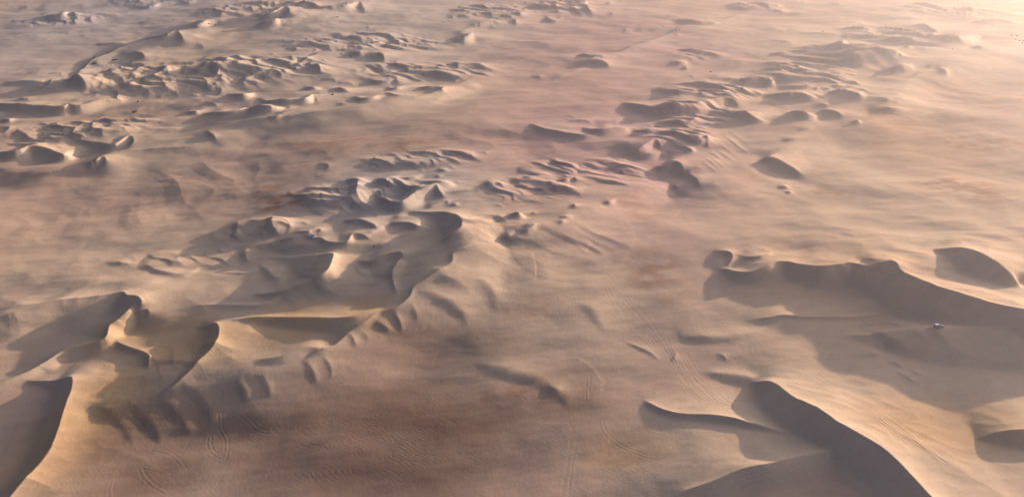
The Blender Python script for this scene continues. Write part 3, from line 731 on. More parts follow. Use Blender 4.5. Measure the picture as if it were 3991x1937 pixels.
def surface(tile, pts, n=5):
    nat = np.array([native(tile, *p) for p in pts]); q = spline(nat, n)
    P = np.array(ground(q[:, 0], q[:, 1])).T
    for _ in range(4):
        P = np.array(ground(q[:, 0], q[:, 1], sample_z(Z, P[:, 0], P[:, 1]))).T
    return P
def track(tile, pts, gauge=1.7, depth=0.09, half=0.38):
    P = surface(tile, pts); depth = depth * 0.42
    d = np.gradient(P, axis=0); d /= np.hypot(d[:, 0], d[:, 1])[:, None] + 1e-9
    nrm = np.stack([-d[:, 1], d[:, 0]], -1)
    for s in (-0.5, 0.5): press(P + nrm * gauge * s, half, depth)
def bundle(tile, A, B, n, seed, depth=0.07, half=0.42):
    r = random.Random(seed); A = np.array(A, float); B = np.array(B, float)
    for i in range(n):
        f = (i + r.uniform(-0.3, 0.3)) / max(n - 1, 1)
        g = np.clip(f + np.cumsum([r.gauss(0, 0.05) for _ in A]), -0.1, 1.1)[:, None]
        P = surface(tile, [tuple(p) for p in A * (1 - g) + B * g], 4)
        press(P, half, depth * r.uniform(0.3, 0.8))
bundle('c2',[(890,320),(950,460),(1090,720),(1330,960),(1560,1130)],[(1010,350),(1150,520),(1330,680),(1480,900),(1620,1110)],9,1)
bundle('c2',[(1500,1000),(1620,1200),(1760,1400)],[(1700,1000),(1800,1180),(1900,1330)],7,2)
bundle('d2',[(1640,20),(1760,170),(1900,290),(2030,350)],[(1800,0),(1950,130),(2100,250),(2200,330)],8,3,0.09)
bundle('d2',[(800,430),(1100,270),(1400,110),(1600,-10)],[(860,500),(1150,320),(1480,140),(1700,20)],7,4)
bundle('d3',[(160,20),(560,270),(1000,510),(1500,830)],[(560,20),(900,240),(1300,480),(1880,930)],16,5,0.08)
bundle('d2',[(560,700),(530,900),(480,1240)],[(640,700),(600,900),(560,1240)],5,6,0.05)
bundle('c2',[(1700,420),(1900,560),(2200,740),(2500,950)],[(1600,560),(1900,700),(2200,860),(2480,1020)],6,7)
bundle('b2',[(1440,760),(1500,960),(1540,1040)],[(1500,720),(1600,900),(1660,1020)],5,8)
bundle('b1',[(2080,1030),(2130,1100),(2200,1180)],[(2250,980),(2340,1040),(2330,1130)],8,9)
bundle('c1',[(2140,30),(2300,100),(2440,110),(2576,140)],[(2300,20),(2400,60),(2500,80),(2576,90)],6,10)
bundle('d2',[(2000,1200),(2200,1080),(2576,960)],[(2100,1240),(2300,1120),(2576,1010)],6,11)
bundle('d3',[(0,1000),(200,940),(320,1000),(480,1150),(560,1247)],[(0,1060),(180,1010),(300,1080),(420,1200),(460,1247)],5,12)
bundle('d1',[(1150,160),(1550,300),(1900,620)],[(1000,40),(1300,-30),(1500,-120)],3,13,0.04)
track('d0',[(2210,400),(2220,560),(2270,660),(2275,760),(2250,870)])
track('d0',[(2110,650),(2100,720),(2140,800),(2240,860)])
track('d0',[(1410,960),(1450,1040),(1540,1130),(1660,1195)],1.8,0.12)
track('d0',[(1560,770),(1680,800),(1780,870),(1850,960)])
track('d0',[(1120,1247),(1110,1180),(1130,1110)])
track('d0',[(2400,400),(2480,470),(2576,560)])
track('d0',[(1400,950),(1560,970),(1720,1030)],1.7,0.05)
track('d1',[(0,560),(80,590),(170,600)])
track('d2',[(880,480),(910,580),(1000,680),(1150,770),(1350,840)])
track('d2',[(760,20),(750,150),(745,280)])
track('c2',[(450,330),(560,440),(600,560),(600,740)],1.8,0.07)
track('c2',[(300,320),(400,410),(420,500),(400,570)],1.8,0.06)
track('c2',[(690,480),(770,540),(785,640)],1.8,0.06)
track('c2',[(1060,840),(1120,890),(1300,920)],1.8,0.07)
track('c1',[(2400,220),(2460,320),(2480,420),(2470,500)],2.0,0.08)
track('c1',[(1360,930),(1450,890),(1580,885)],1.8,0.06)
track('b0',[(500,1040),(590,1060),(650,1090)],2.0,0.08)
track('c3',[(200,840),(300,930),(450,1080),(600,1150)],1.9,0.08)

# ------------------------------------------------------------------ what the sand is made of, place by place
def mixc(c, col, f):
    f = np.clip(f, 0, 1)[..., None]
    return c * (1 - f) + np.array(col, np.float32) * f
col = np.zeros(Z.shape + (3,), np.float32) + np.array((0.46, 0.345, 0.29), np.float32)
fine = noise(XW / 42, YW / 21, 81); broad = noise(XW / 190, YW / 110, 82); tiny = noise(XW / 9, YW / 6, 83)
col = mixc(col, (0.41, 0.295, 0.24), smooth(0.0, 0.7, broad + 0.35 * fine) * 0.3)
col = mixc(col, (0.48, 0.365, 0.295), smooth(0.1, 0.8, -broad + 0.4 * fine) * 0.6)
# pale loose sand lies on the dunes
BELT = spot([('A',1000,430,1100,150,1),('A',1400,70,600,75,1),('A',2150,440,600,130,.9),('A',450,690,600,110,1),('A',1900,280,700,110,.9),('A',2450,120,300,110,.9),
  ('M',1000,250,900,260,1),('M',1800,200,600,180,1),('M',600,650,700,200,.7),('B',150,40,260,70,1),('B',600,80,320,60,.8),('B',600,350,420,150,1),('B',950,280,330,110,1),('B',1150,160,420,120,.9),('B',150,560,300,130,.8),('B',1300,60,350,60,.8)], 0.6)
pale = smooth(0.15, 1.6, blur(ZDUNE, 3) + 0.25 * fine)
pale = np.maximum(pale, BELT * smooth(-0.6, 0.3, fine + 0.6 * broad))
col = mixc(col, (0.53, 0.425, 0.345), pale * 0.9)
# pink and mauve sand through the middle of the field, grey sand to the far left with lilac haze and shade put into its colour, golden sand near left
PINK = spot([('b2',1000,500,1300,700,.8),('a2',1200,700,1300,600,.7),('c2',1300,100,900,300,.5)], 0.7)
col = mixc(col, (0.46, 0.312, 0.335), PINK * (0.75 + 0.4 * fine))
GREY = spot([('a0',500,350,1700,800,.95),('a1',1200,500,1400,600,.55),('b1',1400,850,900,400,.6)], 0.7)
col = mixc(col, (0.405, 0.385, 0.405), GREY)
PEACH = spot([('B',1250,500,500,330,.8),('R',1700,400,900,600,.6)], 0.7)
col = mixc(col, (0.52, 0.352, 0.25), PEACH * (0.75 + 0.3 * fine))
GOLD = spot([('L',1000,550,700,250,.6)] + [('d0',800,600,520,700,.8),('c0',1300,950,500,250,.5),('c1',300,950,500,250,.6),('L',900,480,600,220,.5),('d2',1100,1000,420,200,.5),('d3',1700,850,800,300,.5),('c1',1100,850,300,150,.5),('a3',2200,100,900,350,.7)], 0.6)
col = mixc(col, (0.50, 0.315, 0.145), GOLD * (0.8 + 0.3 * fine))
# rust coloured coarse grit left where the loose sand has blown off
RUST = spot([('R',690,250,170,170,.75),('R',40,840,120,140,.75),('M',260,290,90,50,1.2),('b1',250,900,190,80,1.4),('b1',100,780,130,90,.7),('b1',750,330,450,90,.6),('b1',1560,370,250,60,.8),('c2',1400,480,330,230,.6),('c2',1500,700,180,80,.6),
  ('d2',60,430,260,220,.6),('d1',2400,350,260,130,.8),('d1',1700,600,800,350,.5),('b2',1250,1100,260,120,.5),('b3',2050,330,480,130,.7),('b3',1500,130,700,110,.5),
  ('b3',1900,850,420,160,.7),('b3',1000,330,260,60,.4),('b3',600,880,200,80,.5),('b0',600,550,500,80,.2),('a3',2300,1150,400,200,.4),('b2',2450,800,220,80,.5),('c2',150,800,350,120,.4)], 0.55)
streak = noise(XW / 34 + 0.8 * fine, YW / 13, 84)
col = mixc(col, (0.31, 0.182, 0.128), RUST * 0.9 * smooth(-0.65, 0.5, streak + 0.8 * tiny + 0.3 * fine))
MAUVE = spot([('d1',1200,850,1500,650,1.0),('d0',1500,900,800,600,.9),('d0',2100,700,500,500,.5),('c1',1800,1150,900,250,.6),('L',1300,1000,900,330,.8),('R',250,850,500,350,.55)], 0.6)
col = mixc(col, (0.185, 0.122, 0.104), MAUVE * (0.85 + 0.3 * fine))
col *= 0.72 * (1 + 0.05 * tiny)[..., None]
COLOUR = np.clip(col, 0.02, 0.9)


def build_terrain():
    me = bpy.data.meshes.new("desert_sand")
    n = NR * NC
    co = np.stack([X, Y, Z], -1).reshape(-1, 3).astype(np.float32)
    me.vertices.add(n)
    me.vertices.foreach_set("co", co.ravel())
    i = np.arange(n, dtype=np.int32).reshape(NR, NC)
    f = np.stack([i[:-1, :-1], i[:-1, 1:], i[1:, 1:], i[1:, :-1]], -1).reshape(-1, 4)
    nf = len(f)
    me.loops.add(nf * 4); me.polygons.add(nf)
    me.loops.foreach_set("vertex_index", f.ravel())
    me.polygons.foreach_set("loop_start", np.arange(0, nf * 4, 4, dtype=np.int32))
    me.polygons.foreach_set("use_smooth", np.ones(nf, bool))
    me.update(calc_edges=True)
    ca = me.attributes.new("sand_colour", 'FLOAT_COLOR', 'POINT')
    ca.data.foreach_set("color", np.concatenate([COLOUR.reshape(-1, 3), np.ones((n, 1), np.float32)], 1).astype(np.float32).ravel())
    o = bpy.data.objects.new("desert_sand", me)
    o["kind"] = "structure"
    COL.objects.link(o)
    return o
terrain = build_terrain()

def sand_material():
    m = bpy.data.materials.new("sand"); m.use_nodes = True
    nt = m.node_tree; b = nt.nodes["Principled BSDF"]
    at = nt.nodes.new("ShaderNodeAttribute"); at.attribute_name = "sand_colour"
    tc = nt.nodes.new("ShaderNodeTexCoord")
    n1 = nt.nodes.new("ShaderNodeTexNoise"); n1.inputs["Scale"].default_value = 0.9; n1.inputs["Detail"].default_value = 6.0; n1.inputs["Roughness"].default_value = 0.75
    nt.links.new(tc.outputs["Object"], n1.inputs["Vector"])
    mr = nt.nodes.new("ShaderNodeMapRange"); mr.inputs["From Min"].default_value = 0.3; mr.inputs["From Max"].default_value = 0.7
    mr.inputs["To Min"].default_value = 0.90; mr.inputs["To Max"].default_value = 1.10
    nt.links.new(n1.outputs["Fac"], mr.inputs["Value"])
    vm = nt.nodes.new("ShaderNodeVectorMath"); vm.operation = 'SCALE'
    nt.links.new(at.outputs["Color"], vm.inputs[0]); nt.links.new(mr.outputs["Result"], vm.inputs["Scale"])
    nt.links.new(vm.outputs["Vector"], b.inputs["Base Color"])
    # wind ripples and trampled sand too fine for the mesh
    mp = nt.nodes.new("ShaderNodeMapping"); mp.inputs["Rotation"].default_value = (0, 0, math.radians(-46)); mp.inputs["Scale"].default_value = (1.0, 0.5, 1.0)
    nt.links.new(tc.outputs["Object"], mp.inputs["Vector"])
    n2 = nt.nodes.new("ShaderNodeTexNoise"); n2.inputs["Scale"].default_value = 0.55; n2.inputs["Detail"].default_value = 5.0; n2.inputs["Roughness"].default_value = 0.6; n2.inputs["Distortion"].default_value = 0.6
    nt.links.new(mp.outputs["Vector"], n2.inputs["Vector"])
    ad = nt.nodes.new("ShaderNodeMath"); ad.operation = 'MULTIPLY_ADD'; ad.inputs[1].default_value = 0.6
    nt.links.new(n1.outputs["Fac"], ad.inputs[0]); nt.links.new(n2.outputs["Fac"], ad.inputs[2])
    bp = nt.nodes.new("ShaderNodeBump"); bp.inputs["Strength"].default_value = 0.5; bp.inputs["Distance"].default_value = 0.17
    nt.links.new(ad.outputs["Value"], bp.inputs["Height"]); nt.links.new(bp.outputs["Normal"], b.inputs["Normal"])
    b.inputs["Roughness"].default_value = 1.0
    b.inputs["Specular IOR Level"].default_value = 0.0
    return m
terrain.data.materials.append(sand_material())

# ------------------------------------------------------------------ haze
def make_haze():
    me = bpy.data.meshes.new("haze")
    x0, x1, y0, y1, z0, z1 = -21000.0, 21000.0, -1500.0, 19000.0, -12.0, H_CAM + 4.0
    v = [(x, y, z) for z in (z0, z1) for y in (y0, y1) for x in (x0, x1)]
    f = [(0, 2, 3, 1), (4, 5, 7, 6), (0, 1, 5, 4), (2, 6, 7, 3), (0, 4, 6, 2), (1, 3, 7, 5)]
    me.from_pydata(v, [], f)
    o = bpy.data.objects.new("haze", me)
    o["kind"] = "stuff"
    m = bpy.data.materials.new("haze_air"); m.use_nodes = True
    nt = m.node_tree; nt.nodes.clear()
    vol = nt.nodes.new("ShaderNodeVolumePrincipled")
    vol.inputs["Color"].default_value = (0.92, 0.89, 1.0, 1)
    vol.inputs["Density"].default_value = HAZE_DENSITY
    vol.inputs["Anisotropy"].default_value = 0.65
    outn = nt.nodes.new("ShaderNodeOutputMaterial")
    nt.links.new(vol.outputs[0], outn.inputs["Volume"])
    me.materials.append(m)
    COL.objects.link(o)
HAZE_DENSITY = 0.0001
make_haze()

# ------------------------------------------------------------------ things on the sand
def mat(name, colour, rough=0.6, metal=0.0, spec=0.5, coat=0.0, vary=0.0, scale=4.0):
    m = bpy.data.materials.new(name); m.use_nodes = True
    nt = m.node_tree; b = nt.nodes["Principled BSDF"]
    b.inputs["Roughness"].default_value = rough; b.inputs["Metallic"].default_value = metal
    b.inputs["Specular IOR Level"].default_value = spec; b.inputs["Coat Weight"].default_value = coat
    if vary:
        tc = nt.nodes.new("ShaderNodeTexCoord"); n = nt.nodes.new("ShaderNodeTexNoise")
        n.inputs["Scale"].default_value = scale; n.inputs["Detail"].default_value = 4
        nt.links.new(tc.outputs["Object"], n.inputs["Vector"])
        r = nt.nodes.new("ShaderNodeValToRGB")
        r.color_ramp.elements[0].position = 0.3; r.color_ramp.elements[1].position = 0.7
        r.color_ramp.elements[0].color = tuple(c * (1 - vary) for c in colour) + (1,)
        r.color_ramp.elements[1].color = tuple(min(1, c * (1 + vary)) for c in colour) + (1,)
        nt.links.new(n.outputs["Fac"], r.inputs["Fac"]); nt.links.new(r.outputs["Color"], b.inputs["Base Color"])
    else:
        b.inputs["Base Color"].default_value = colour + (1,)
    return m
M_WHITE = mat("white_paint", (0.80, 0.80, 0.82), 0.3, coat=0.6, vary=0.04)
M_GLASS = mat("tinted_glass", (0.012, 0.02, 0.045), 0.08, spec=0.8)
M_BLACK = mat("black_trim", (0.025, 0.025, 0.028), 0.6, vary=0.2)
M_TYRE = mat("tyre_rubber", (0.02, 0.02, 0.02), 0.9, vary=0.2)
M_RIM = mat("wheel_alloy", (0.5, 0.5, 0.52), 0.35, metal=0.8)
M_LAMP = mat("lamp_lens", (0.75, 0.78, 0.8), 0.1, spec=0.8)
M_BLUEGREY = mat("pale_blue_paint", (0.30, 0.36, 0.50), 0.35, coat=0.5, vary=0.05)
M_DARKBROWN = mat("dark_brown_paint", (0.05, 0.037, 0.022), 0.4, coat=0.3, vary=0.1)
M_CREAM = mat("cream_roof", (0.75, 0.70, 0.55), 0.35, coat=0.4, vary=0.05)
M_LEAF = mat("dry_leaf", (0.045, 0.042, 0.030), 0.9, spec=0.1, vary=0.4, scale=3)
M_LEAF2 = mat("brown_leaf", (0.070, 0.045, 0.032), 0.9, spec=0.1, vary=0.4, scale=3)
M_BARK = mat("twig_bark", (0.06, 0.045, 0.035), 0.9, spec=0.1, vary=0.3)
M_LITTER = mat("litter_plastic", (0.80, 0.80, 0.80), 0.5, vary=0.08)
M_SKIN = mat("skin", (0.36, 0.21, 0.14), 0.6)
M_CLOTH_D = mat("dark_cloth", (0.035, 0.022, 0.020), 0.9, vary=0.2)
M_CLOTH_B = mat("brown_cloth", (0.13, 0.075, 0.045), 0.9, vary=0.2)
M_CLOTH_R = mat("rust_cloth", (0.22, 0.08, 0.05), 0.9, vary=0.2)
M_CLOTH_G = mat("grey_cloth", (0.16, 0.13, 0.12), 0.9, vary=0.2)
M_HAIR = mat("dark_hair", (0.015, 0.010, 0.008), 0.8)

def make(name, verts, faces, material, parent=None, loc=(0, 0, 0), smooth_=False):
    me = bpy.data.meshes.new(name); me.from_pydata([tuple(map(float, v)) for v in verts], [], faces); me.update()
    if smooth_: me.polygons.foreach_set("use_smooth", [True] * len(me.polygons))
    me.materials.append(material)
    o = bpy.data.objects.new(name, me); o.location = loc
    if parent: o.parent = parent
    COL.objects.link(o); return o
def tag(o, label, cat, group=None):
    o["label"] = label; o["category"] = cat
    if group: o["group"] = group
    return o
def thing(name, label, cat, loc, rz=0.0, tilt=(0, 0), group=None):
    o = bpy.data.objects.new(name, None); o.location = loc; o.rotation_euler = (tilt[0], tilt[1], rz)
    COL.objects.link(o); return tag(o, label, cat, group)
def on_sand(sheet, x, y, dz=0.0):
    px, py = native(sheet, x, y)
    gx, gy = ground(px, py)
    for _ in range(40):                      # walk the sight line down to the sand
        gz = float(sample_z(Z, [gx], [gy])[0])
        nx, ny = ground(px, py, gz)
        gx += (nx - gx) * 0.5; gy += (ny - gy) * 0.5
    return (float(gx), float(gy), float(sample_z(Z, [gx], [gy])[0]) + dz)
def spot_xy(x, y, dz=0.0):
    return (x, y, float(sample_z(Z, [x], [y])[0]) + dz)
def slope(x, y, d=1.5):
    zx = (sample_z(Z, [x + d], [y]) - sample_z(Z, [x - d], [y]))[0] / (2 * d)
    zy = (sample_z(Z, [x], [y + d]) - sample_z(Z, [x], [y - d]))[0] / (2 * d)
    return float(zx), float(zy)
def lay(o, x, y, rz):
    "turn a thing to heading rz and lean it with the sand"
    from mathutils import Matrix, Vector
    zx, zy = slope(x, y)
    n = Vector((-zx, -zy, 1)).normalized()
    f = Vector((math.cos(rz), math.sin(rz), 0)); s = n.cross(f).normalized(); f = s.cross(n)
    o.rotation_euler = Matrix((f, s, n)).transposed().to_euler()

# ---- off-road car: x forwards, metres
def loft(sections):
    "sections: list of rings of equal length -> verts, faces with caps"
    v = []; f = []; n = len(sections[0])
    for r in sections: v += r
    for i in range(len(sections) - 1):
        for k in range(n):
            a, b = i * n + k, i * n + (k + 1) % n
            f.append((a, b, b + n, a + n))
    f.append(tuple(range(n))[::-1]); f.append(tuple(range((len(sections) - 1) * n, len(sections) * n)))
    return v, f
def ring(x, w, z0, z1, top=1.0, r=0.08):
    "rounded body section across the car at x: half width w, floor z0, deck z1"
    wt = w * top
    return [(x, -w, z0), (x, w, z0), (x, w * 1.0, z0 + (z1 - z0) * 0.55), (x, wt, z1 - r), (x, wt - r, z1), (x, -wt + r, z1), (x, -wt, z1 - r), (x, -w, z0 + (z1 - z0) * 0.55)]
def box(x0, x1, y0, y1, z0, z1):
    v = [(x, y, z) for z in (z0, z1) for y in (y0, y1) for x in (x0, x1)]
    return v, [(0, 2, 3, 1), (4, 5, 7, 6), (0, 1, 5, 4), (2, 6, 7, 3), (0, 4, 6, 2), (1, 3, 7, 5)]
def wheel_mesh(r, w, r_in, n=16):
    v = []; f = []
    for i in range(n):
        a = 2 * math.pi * i / n
        for (rr, yy) in ((r_in, -w * 0.5), (r * 0.93, -w * 0.5), (r, -w * 0.32), (r, w * 0.32), (r * 0.93, w * 0.5), (r_in, w * 0.5)):
            v.append((rr * math.cos(a), yy, rr * math.sin(a)))
    for i in range(n):
        j = (i + 1) % n
        for k in range(5): f.append((i * 6 + k, j * 6 + k, j * 6 + k + 1, i * 6 + k + 1))
    return v, f
def disc_mesh(r, w, n=12):
    v = [(0, w, 0), (0, -w, 0)]; f = []
    for i in range(n):
        a = 2 * math.pi * i / n; v += [(r * math.cos(a), w * 0.6, r * math.sin(a)), (r * math.cos(a), -w * 0.6, r * math.sin(a))]
    for i in range(n):
        j = (i + 1) % n
        f += [(0, 2 + 2 * i, 2 + 2 * j), (1, 3 + 2 * j, 3 + 2 * i), (2 + 2 * i, 3 + 2 * i, 3 + 2 * j, 2 + 2 * j)]
    return v, f
def make_car(label, loc, rz, paint, roof_paint=None, pickup=False, scale=1.0):
    t = thing("off_road_car", label, "car", loc)
    lay(t, loc[0], loc[1], rz); t.scale = (scale,) * 3
    lower = [ring(-2.35, .86, .55, 1.02), ring(-2.22, .93, .45, 1.10), ring(-1.0, .95, .42, 1.12), ring(.75, .95, .42, 1.14), ring(1.0, .95, .42, 1.12), ring(1.9, .93, .44, 1.06), ring(2.25, .88, .48, .98), ring(2.38, .80, .55, .90)]
    body = make("body", *loft(lower), paint, t)
    if pickup:
        cab = [ring(-.62, .90, 1.12, 1.22, .98), ring(-.45, .86, 1.12, 1.78, .84), ring(.10, .86, 1.12, 1.80, .84), ring(.82, .90, 1.12, 1.22, .98)]
    else:
        cab = [ring(-2.22, .90, 1.10, 1.30, .95), ring(-1.98, .86, 1.10, 1.80, .84), ring(-.2, .86, 1.10, 1.84, .84), ring(.18, .86, 1.10, 1.80, .84), ring(.85, .90, 1.10, 1.20, .98)]
    make("cabin", *loft(cab), paint, t)
    x0 = -.5 if pickup else -2.0
    make("roof", *loft([ring(x0 - .02, .70, 1.80, 1.86, 1), ring(.05, .70, 1.82, 1.87, 1)]), roof_paint or paint, t)
    # glass set just proud of the cabin
    make("windscreen", [(.20, -.68, 1.775), (.20, .68, 1.775), (.80, .80, 1.26), (.80, -.80, 1.26), (.16, -.66, 1.80), (.16, .66, 1.80)], [(0, 3, 2, 1), (4, 0, 1, 5)], M_GLASS, t, (.035, 0, .02))
    for s in (-1, 1):
        xs = [(-.42, .05, .62)] if pickup else [(-1.9, -1.2, -1.2), (-1.12, -.42, -.42), (-.34, .06, .58)]
        for a, b, c in xs:
            make("side_window", [(a, s * .905, 1.24), (c, s * .905, 1.24), (b, s * .80, 1.70), (a + .04, s * .80, 1.70)], [(0, 1, 2, 3) if s < 0 else (3, 2, 1, 0)], M_GLASS, t, (0, s * .012, 0))
        m_ = make("mirror", *box(.55, .67, s * .98 - .08, s * .98 + .08, 1.16, 1.33), M_BLACK, t)
        make("headlight", *box(2.24, 2.345, s * .62 - .16, s * .62 + .16, .76, .90), M_LAMP, t)
        make("door", *box(-.40, .60, s * .958 - .012, s * .958 + .012, .50, 1.08), paint, t)
    make("grille", *box(2.30, 2.40, -.42, .42, .70, .88), M_BLACK, t)
    make("bumper", *box(2.26, 2.48, -.86, .86, .48, .66), M_BLACK, t)
    make("bumper", *box(-2.48, -2.28, -.86, .86, .50, .68), M_BLACK, t)
    if pickup:
        make("load_bed", *box(-2.2, -.75, -.78, .78, 1.06, 1.125), M_BLACK, t)
    else:
        sp = make("spare_wheel", *wheel_mesh(.38, .22, .0), M_TYRE, t, (-2.52, 0, .98)); sp.rotation_euler = (0, 0, math.pi / 2)
    tm = None
    for x in (1.45, -1.45):
        for s in (-1, 1):
            w = make("wheel", *wheel_mesh(.40, .27, .24), M_TYRE, t, (x, s * .82, .38))
            make("rim", *disc_mesh(.24, .09), M_RIM, w, (0, s * .03, 0))
    return t
p = on_sand('b1', 578, 1132)
make_car("white off-road car parked on the sunlit sand shelf beside two people", p, math.radians(-62), M_WHITE)
CAR1 = p
p = on_sand('c3', 1718, 792)
make_car("pale blue-grey off-road car in the shadow at the foot of the big dark dune", p, math.radians(6), M_BLUEGREY)
p = on_sand('a0', 1388, 1030)
make_car("small dark car with a cream roof on the far dune crest", p, math.radians(-70), M_DARKBROWN, M_CREAM, True)
CAR3 = p

# ---- people: one skinned body each
def make_person(label, loc, rz, coat, trousers, arm=0.0, stride=0.10, height=1.72):
    k = height / 1.72
    t = thing("person", label, "person", loc, rz)
    J = {'pelvis': ((0, 0, .93), .13), 'waist': ((0, 0, 1.08), .125), 'chest': ((.01, 0, 1.30), .15), 'neck': ((.01, 0, 1.47), .055), 'head0': ((.02, 0, 1.55), .075), 'head1': ((.025, 0, 1.64), .095), 'head2': ((.02, 0, 1.72), .06)}
    E = [('pelvis', 'waist'), ('waist', 'chest'), ('chest', 'neck'), ('neck', 'head0'), ('head0', 'head1'), ('head1', 'head2')]
    for s, nm in ((1, 'l'), (-1, 'r')):
        sx = stride * s
        J['hip' + nm] = ((sx * .2, .095 * s, .86), .095); J['knee' + nm] = ((sx * .7 + .03, .10 * s, .48), .062); J['ankle' + nm] = ((sx, .10 * s, .09), .042); J['toe' + nm] = ((sx + .17, .115 * s, .04), .035)
        J['shoulder' + nm] = ((0, .19 * s, 1.40), .062); J['elbow' + nm] = ((-.02 + arm * .10, .25 * s, 1.12), .045); J['wrist' + nm] = ((.05 + arm * .28, .24 * s, .88 + arm * .16), .032); J['palm' + nm] = ((.07 + arm * .32, .235 * s, .80 + arm * .15), .030)
        E += [('pelvis', 'hip' + nm), ('hip' + nm, 'knee' + nm), ('knee' + nm, 'ankle' + nm), ('ankle' + nm, 'toe' + nm), ('chest', 'shoulder' + nm), ('shoulder' + nm, 'elbow' + nm), ('elbow' + nm, 'wrist' + nm), ('wrist' + nm, 'palm' + nm)]
        for q in range(5):
            nf = 'f%d%s' % (q, nm); px_, py_, pz_ = J['palm' + nm][0]
            if q == 4: tip = (px_ + .045, py_ + .01 * s, pz_ - .02)
            else: tip = (px_ + .03 - .018 * q, py_, pz_ - .075 - .012 * (1 - abs(q - 1.3) / 2))
            J[nf] = (tip, .009); E.append(('palm' + nm, nf))
    names = list(J); me = bpy.data.meshes.new("body")
    me.from_pydata([tuple(c * k for c in J[n][0]) for n in names], [(names.index(a), names.index(b)) for a, b in E], [])
    o = bpy.data.objects.new("body", me); o.parent = t; COL.objects.link(o)
    md = o.modifiers.new("skin", 'SKIN'); sb = o.modifiers.new("sub", 'SUBSURF'); sb.levels = 1; sb.render_levels = 1
    for i, n in enumerate(names):
        me.skin_vertices[0].data[i].radius = (J[n][1] * k,) * 2
        me.skin_vertices[0].data[i].use_root = (n == 'pelvis')
    dg = bpy.context.evaluated_depsgraph_get(); ev = o.evaluated_get(dg)
    me2 = bpy.data.meshes.new_from_object(ev); o.modifiers.clear(); o.data = me2; me2.name = "body"
    me2.materials.clear()
    for m_ in (M_SKIN, coat, trousers): me2.materials.append(m_)
    for pl in me2.polygons:
        c = pl.center; zc = c.z / k
        hand = abs(c.y) > .17 * k and zc < (.90 + arm * .16)
        pl.material_index = 0 if zc > 1.47 or hand else (1 if zc > .90 else 2)
        pl.use_smooth = True
    v = []; f = []
    for i in range(5):
        for j in range(10):
            a = 2 * math.pi * j / 10; b_ = math.pi / 2 * i / 4
            v.append((.02 * k + .105 * k * math.cos(a) * math.cos(b_) - .012, .10 * k * math.sin(a) * math.cos(b_), 1.645 * k + .115 * k * math.sin(b_)))
    for i in range(4):
        for j in range(10): f.append((i * 10 + j, i * 10 + (j + 1) % 10, i * 10 + 10 + (j + 1) % 10, i * 10 + 10 + j))
    make("hair", v, f, M_HAIR, t, smooth_=True)
    fv, ff = box(.10 * k, .135 * k, -.014 * k, .014 * k, 1.60 * k, 1.64 * k); make("nose", fv, ff, M_SKIN, t)
    for s in (-1, 1):
        make("eye", *box(.105 * k, .114 * k, s * .034 * k - .010, s * .034 * k + .010, 1.642 * k, 1.654 * k), M_HAIR, t)
    return t
p = on_sand('b1', 617, 1110); make_person("person in dark clothes standing to the right of the white car", p, math.radians(200), M_CLOTH_D, M_CLOTH_R, .5, .16)
p = on_sand('b1', 518, 1112); make_person("person in brown standing left of the white car at the edge of the slope", p, math.radians(20), M_CLOTH_B, M_CLOTH_G, 0.1, .06)
p = on_sand('b1', 575, 1103); make_person("person in grey brown clothes standing just behind the white car", p, math.radians(-60), M_CLOTH_G, M_CLOTH_B, 0.3, .08)
p = on_sand('a0', 1418, 1028); make_person("person in rust brown walking beside the small dark car on the far crest", p, math.radians(30), M_CLOTH_R, M_CLOTH_D, .2, .2)
p = on_sand('a0', 992, 1192); make_person("left one of two people on the pale far slope", p, math.radians(100), M_CLOTH_B, M_CLOTH_R, 0.2, .14)
p = on_sand('a0', 1012, 1190); make_person("right one of two people on the pale far slope", p, math.radians(80), M_CLOTH_R, M_CLOTH_B, 0.3, .14)

# ---- desert shrubs: twigs and a loose crown of leaf clumps
def shrub_meshes(seed, flat):
    r = random.Random(seed); v = []; f = []
    for i in range(240):
        a = r.uniform(0, 2 * math.pi); el = math.asin(r.random() ** 0.7); q = r.uniform(.55, 1.0) ** .5
        lump = 0.78 + 0.28 * math.sin(a * 3 + seed) + 0.12 * math.sin(a * 7 + 2 * seed)
        c = (q * lump * math.cos(a) * math.cos(el), q * lump * math.sin(a) * math.cos(el), .06 + q * lump * math.sin(el) * flat)
        s = r.uniform(.07, .17); o = [r.gauss(0, 1) for _ in range(3)]; w = [r.gauss(0, 1) for _ in range(3)]
        b = len(v)
        for (m_, n_) in ((1, 0), (0, .7), (-1, 0), (0, -.7)):
            v.append(tuple(c[d] + s * (m_ * o[d] * .7 + n_ * w[d] * .7) for d in range(3)))
        f.append((b, b + 1, b + 2, b + 3))
    cr = bpy.data.meshes.new("crown"); cr.from_pydata(v, [], f)
    v = []; f = []
    for i in range(14):
        a = r.uniform(0, 2 * math.pi); l = r.uniform(.5, .9); tip = (l * math.cos(a) * .8, l * math.sin(a) * .8, l * flat * .9); b = len(v)
        for (bx_, t_) in (((0, 0, -.25), .035), (tip, .008)):
            for j in range(4):
                g = math.pi / 2 * j; v.append((bx_[0] + t_ * math.cos(g), bx_[1] + t_ * math.sin(g), bx_[2]))
        f += [(b + j, b + (j + 1) % 4, b + 4 + (j + 1) % 4, b + 4 + j) for j in range(4)]
    st = bpy.data.meshes.new("stem"); st.from_pydata(v, [], f); st.materials.append(M_BARK)
    return cr, st
SHRUBS = []
for q in range(6):
    cr, st = shrub_meshes(q + 1, (.75, .95, .6, 1.1, .7, .85)[q]); cr.materials.append(M_LEAF if q % 2 else M_LEAF2); SHRUBS.append((cr, st))
shrub_count = 0
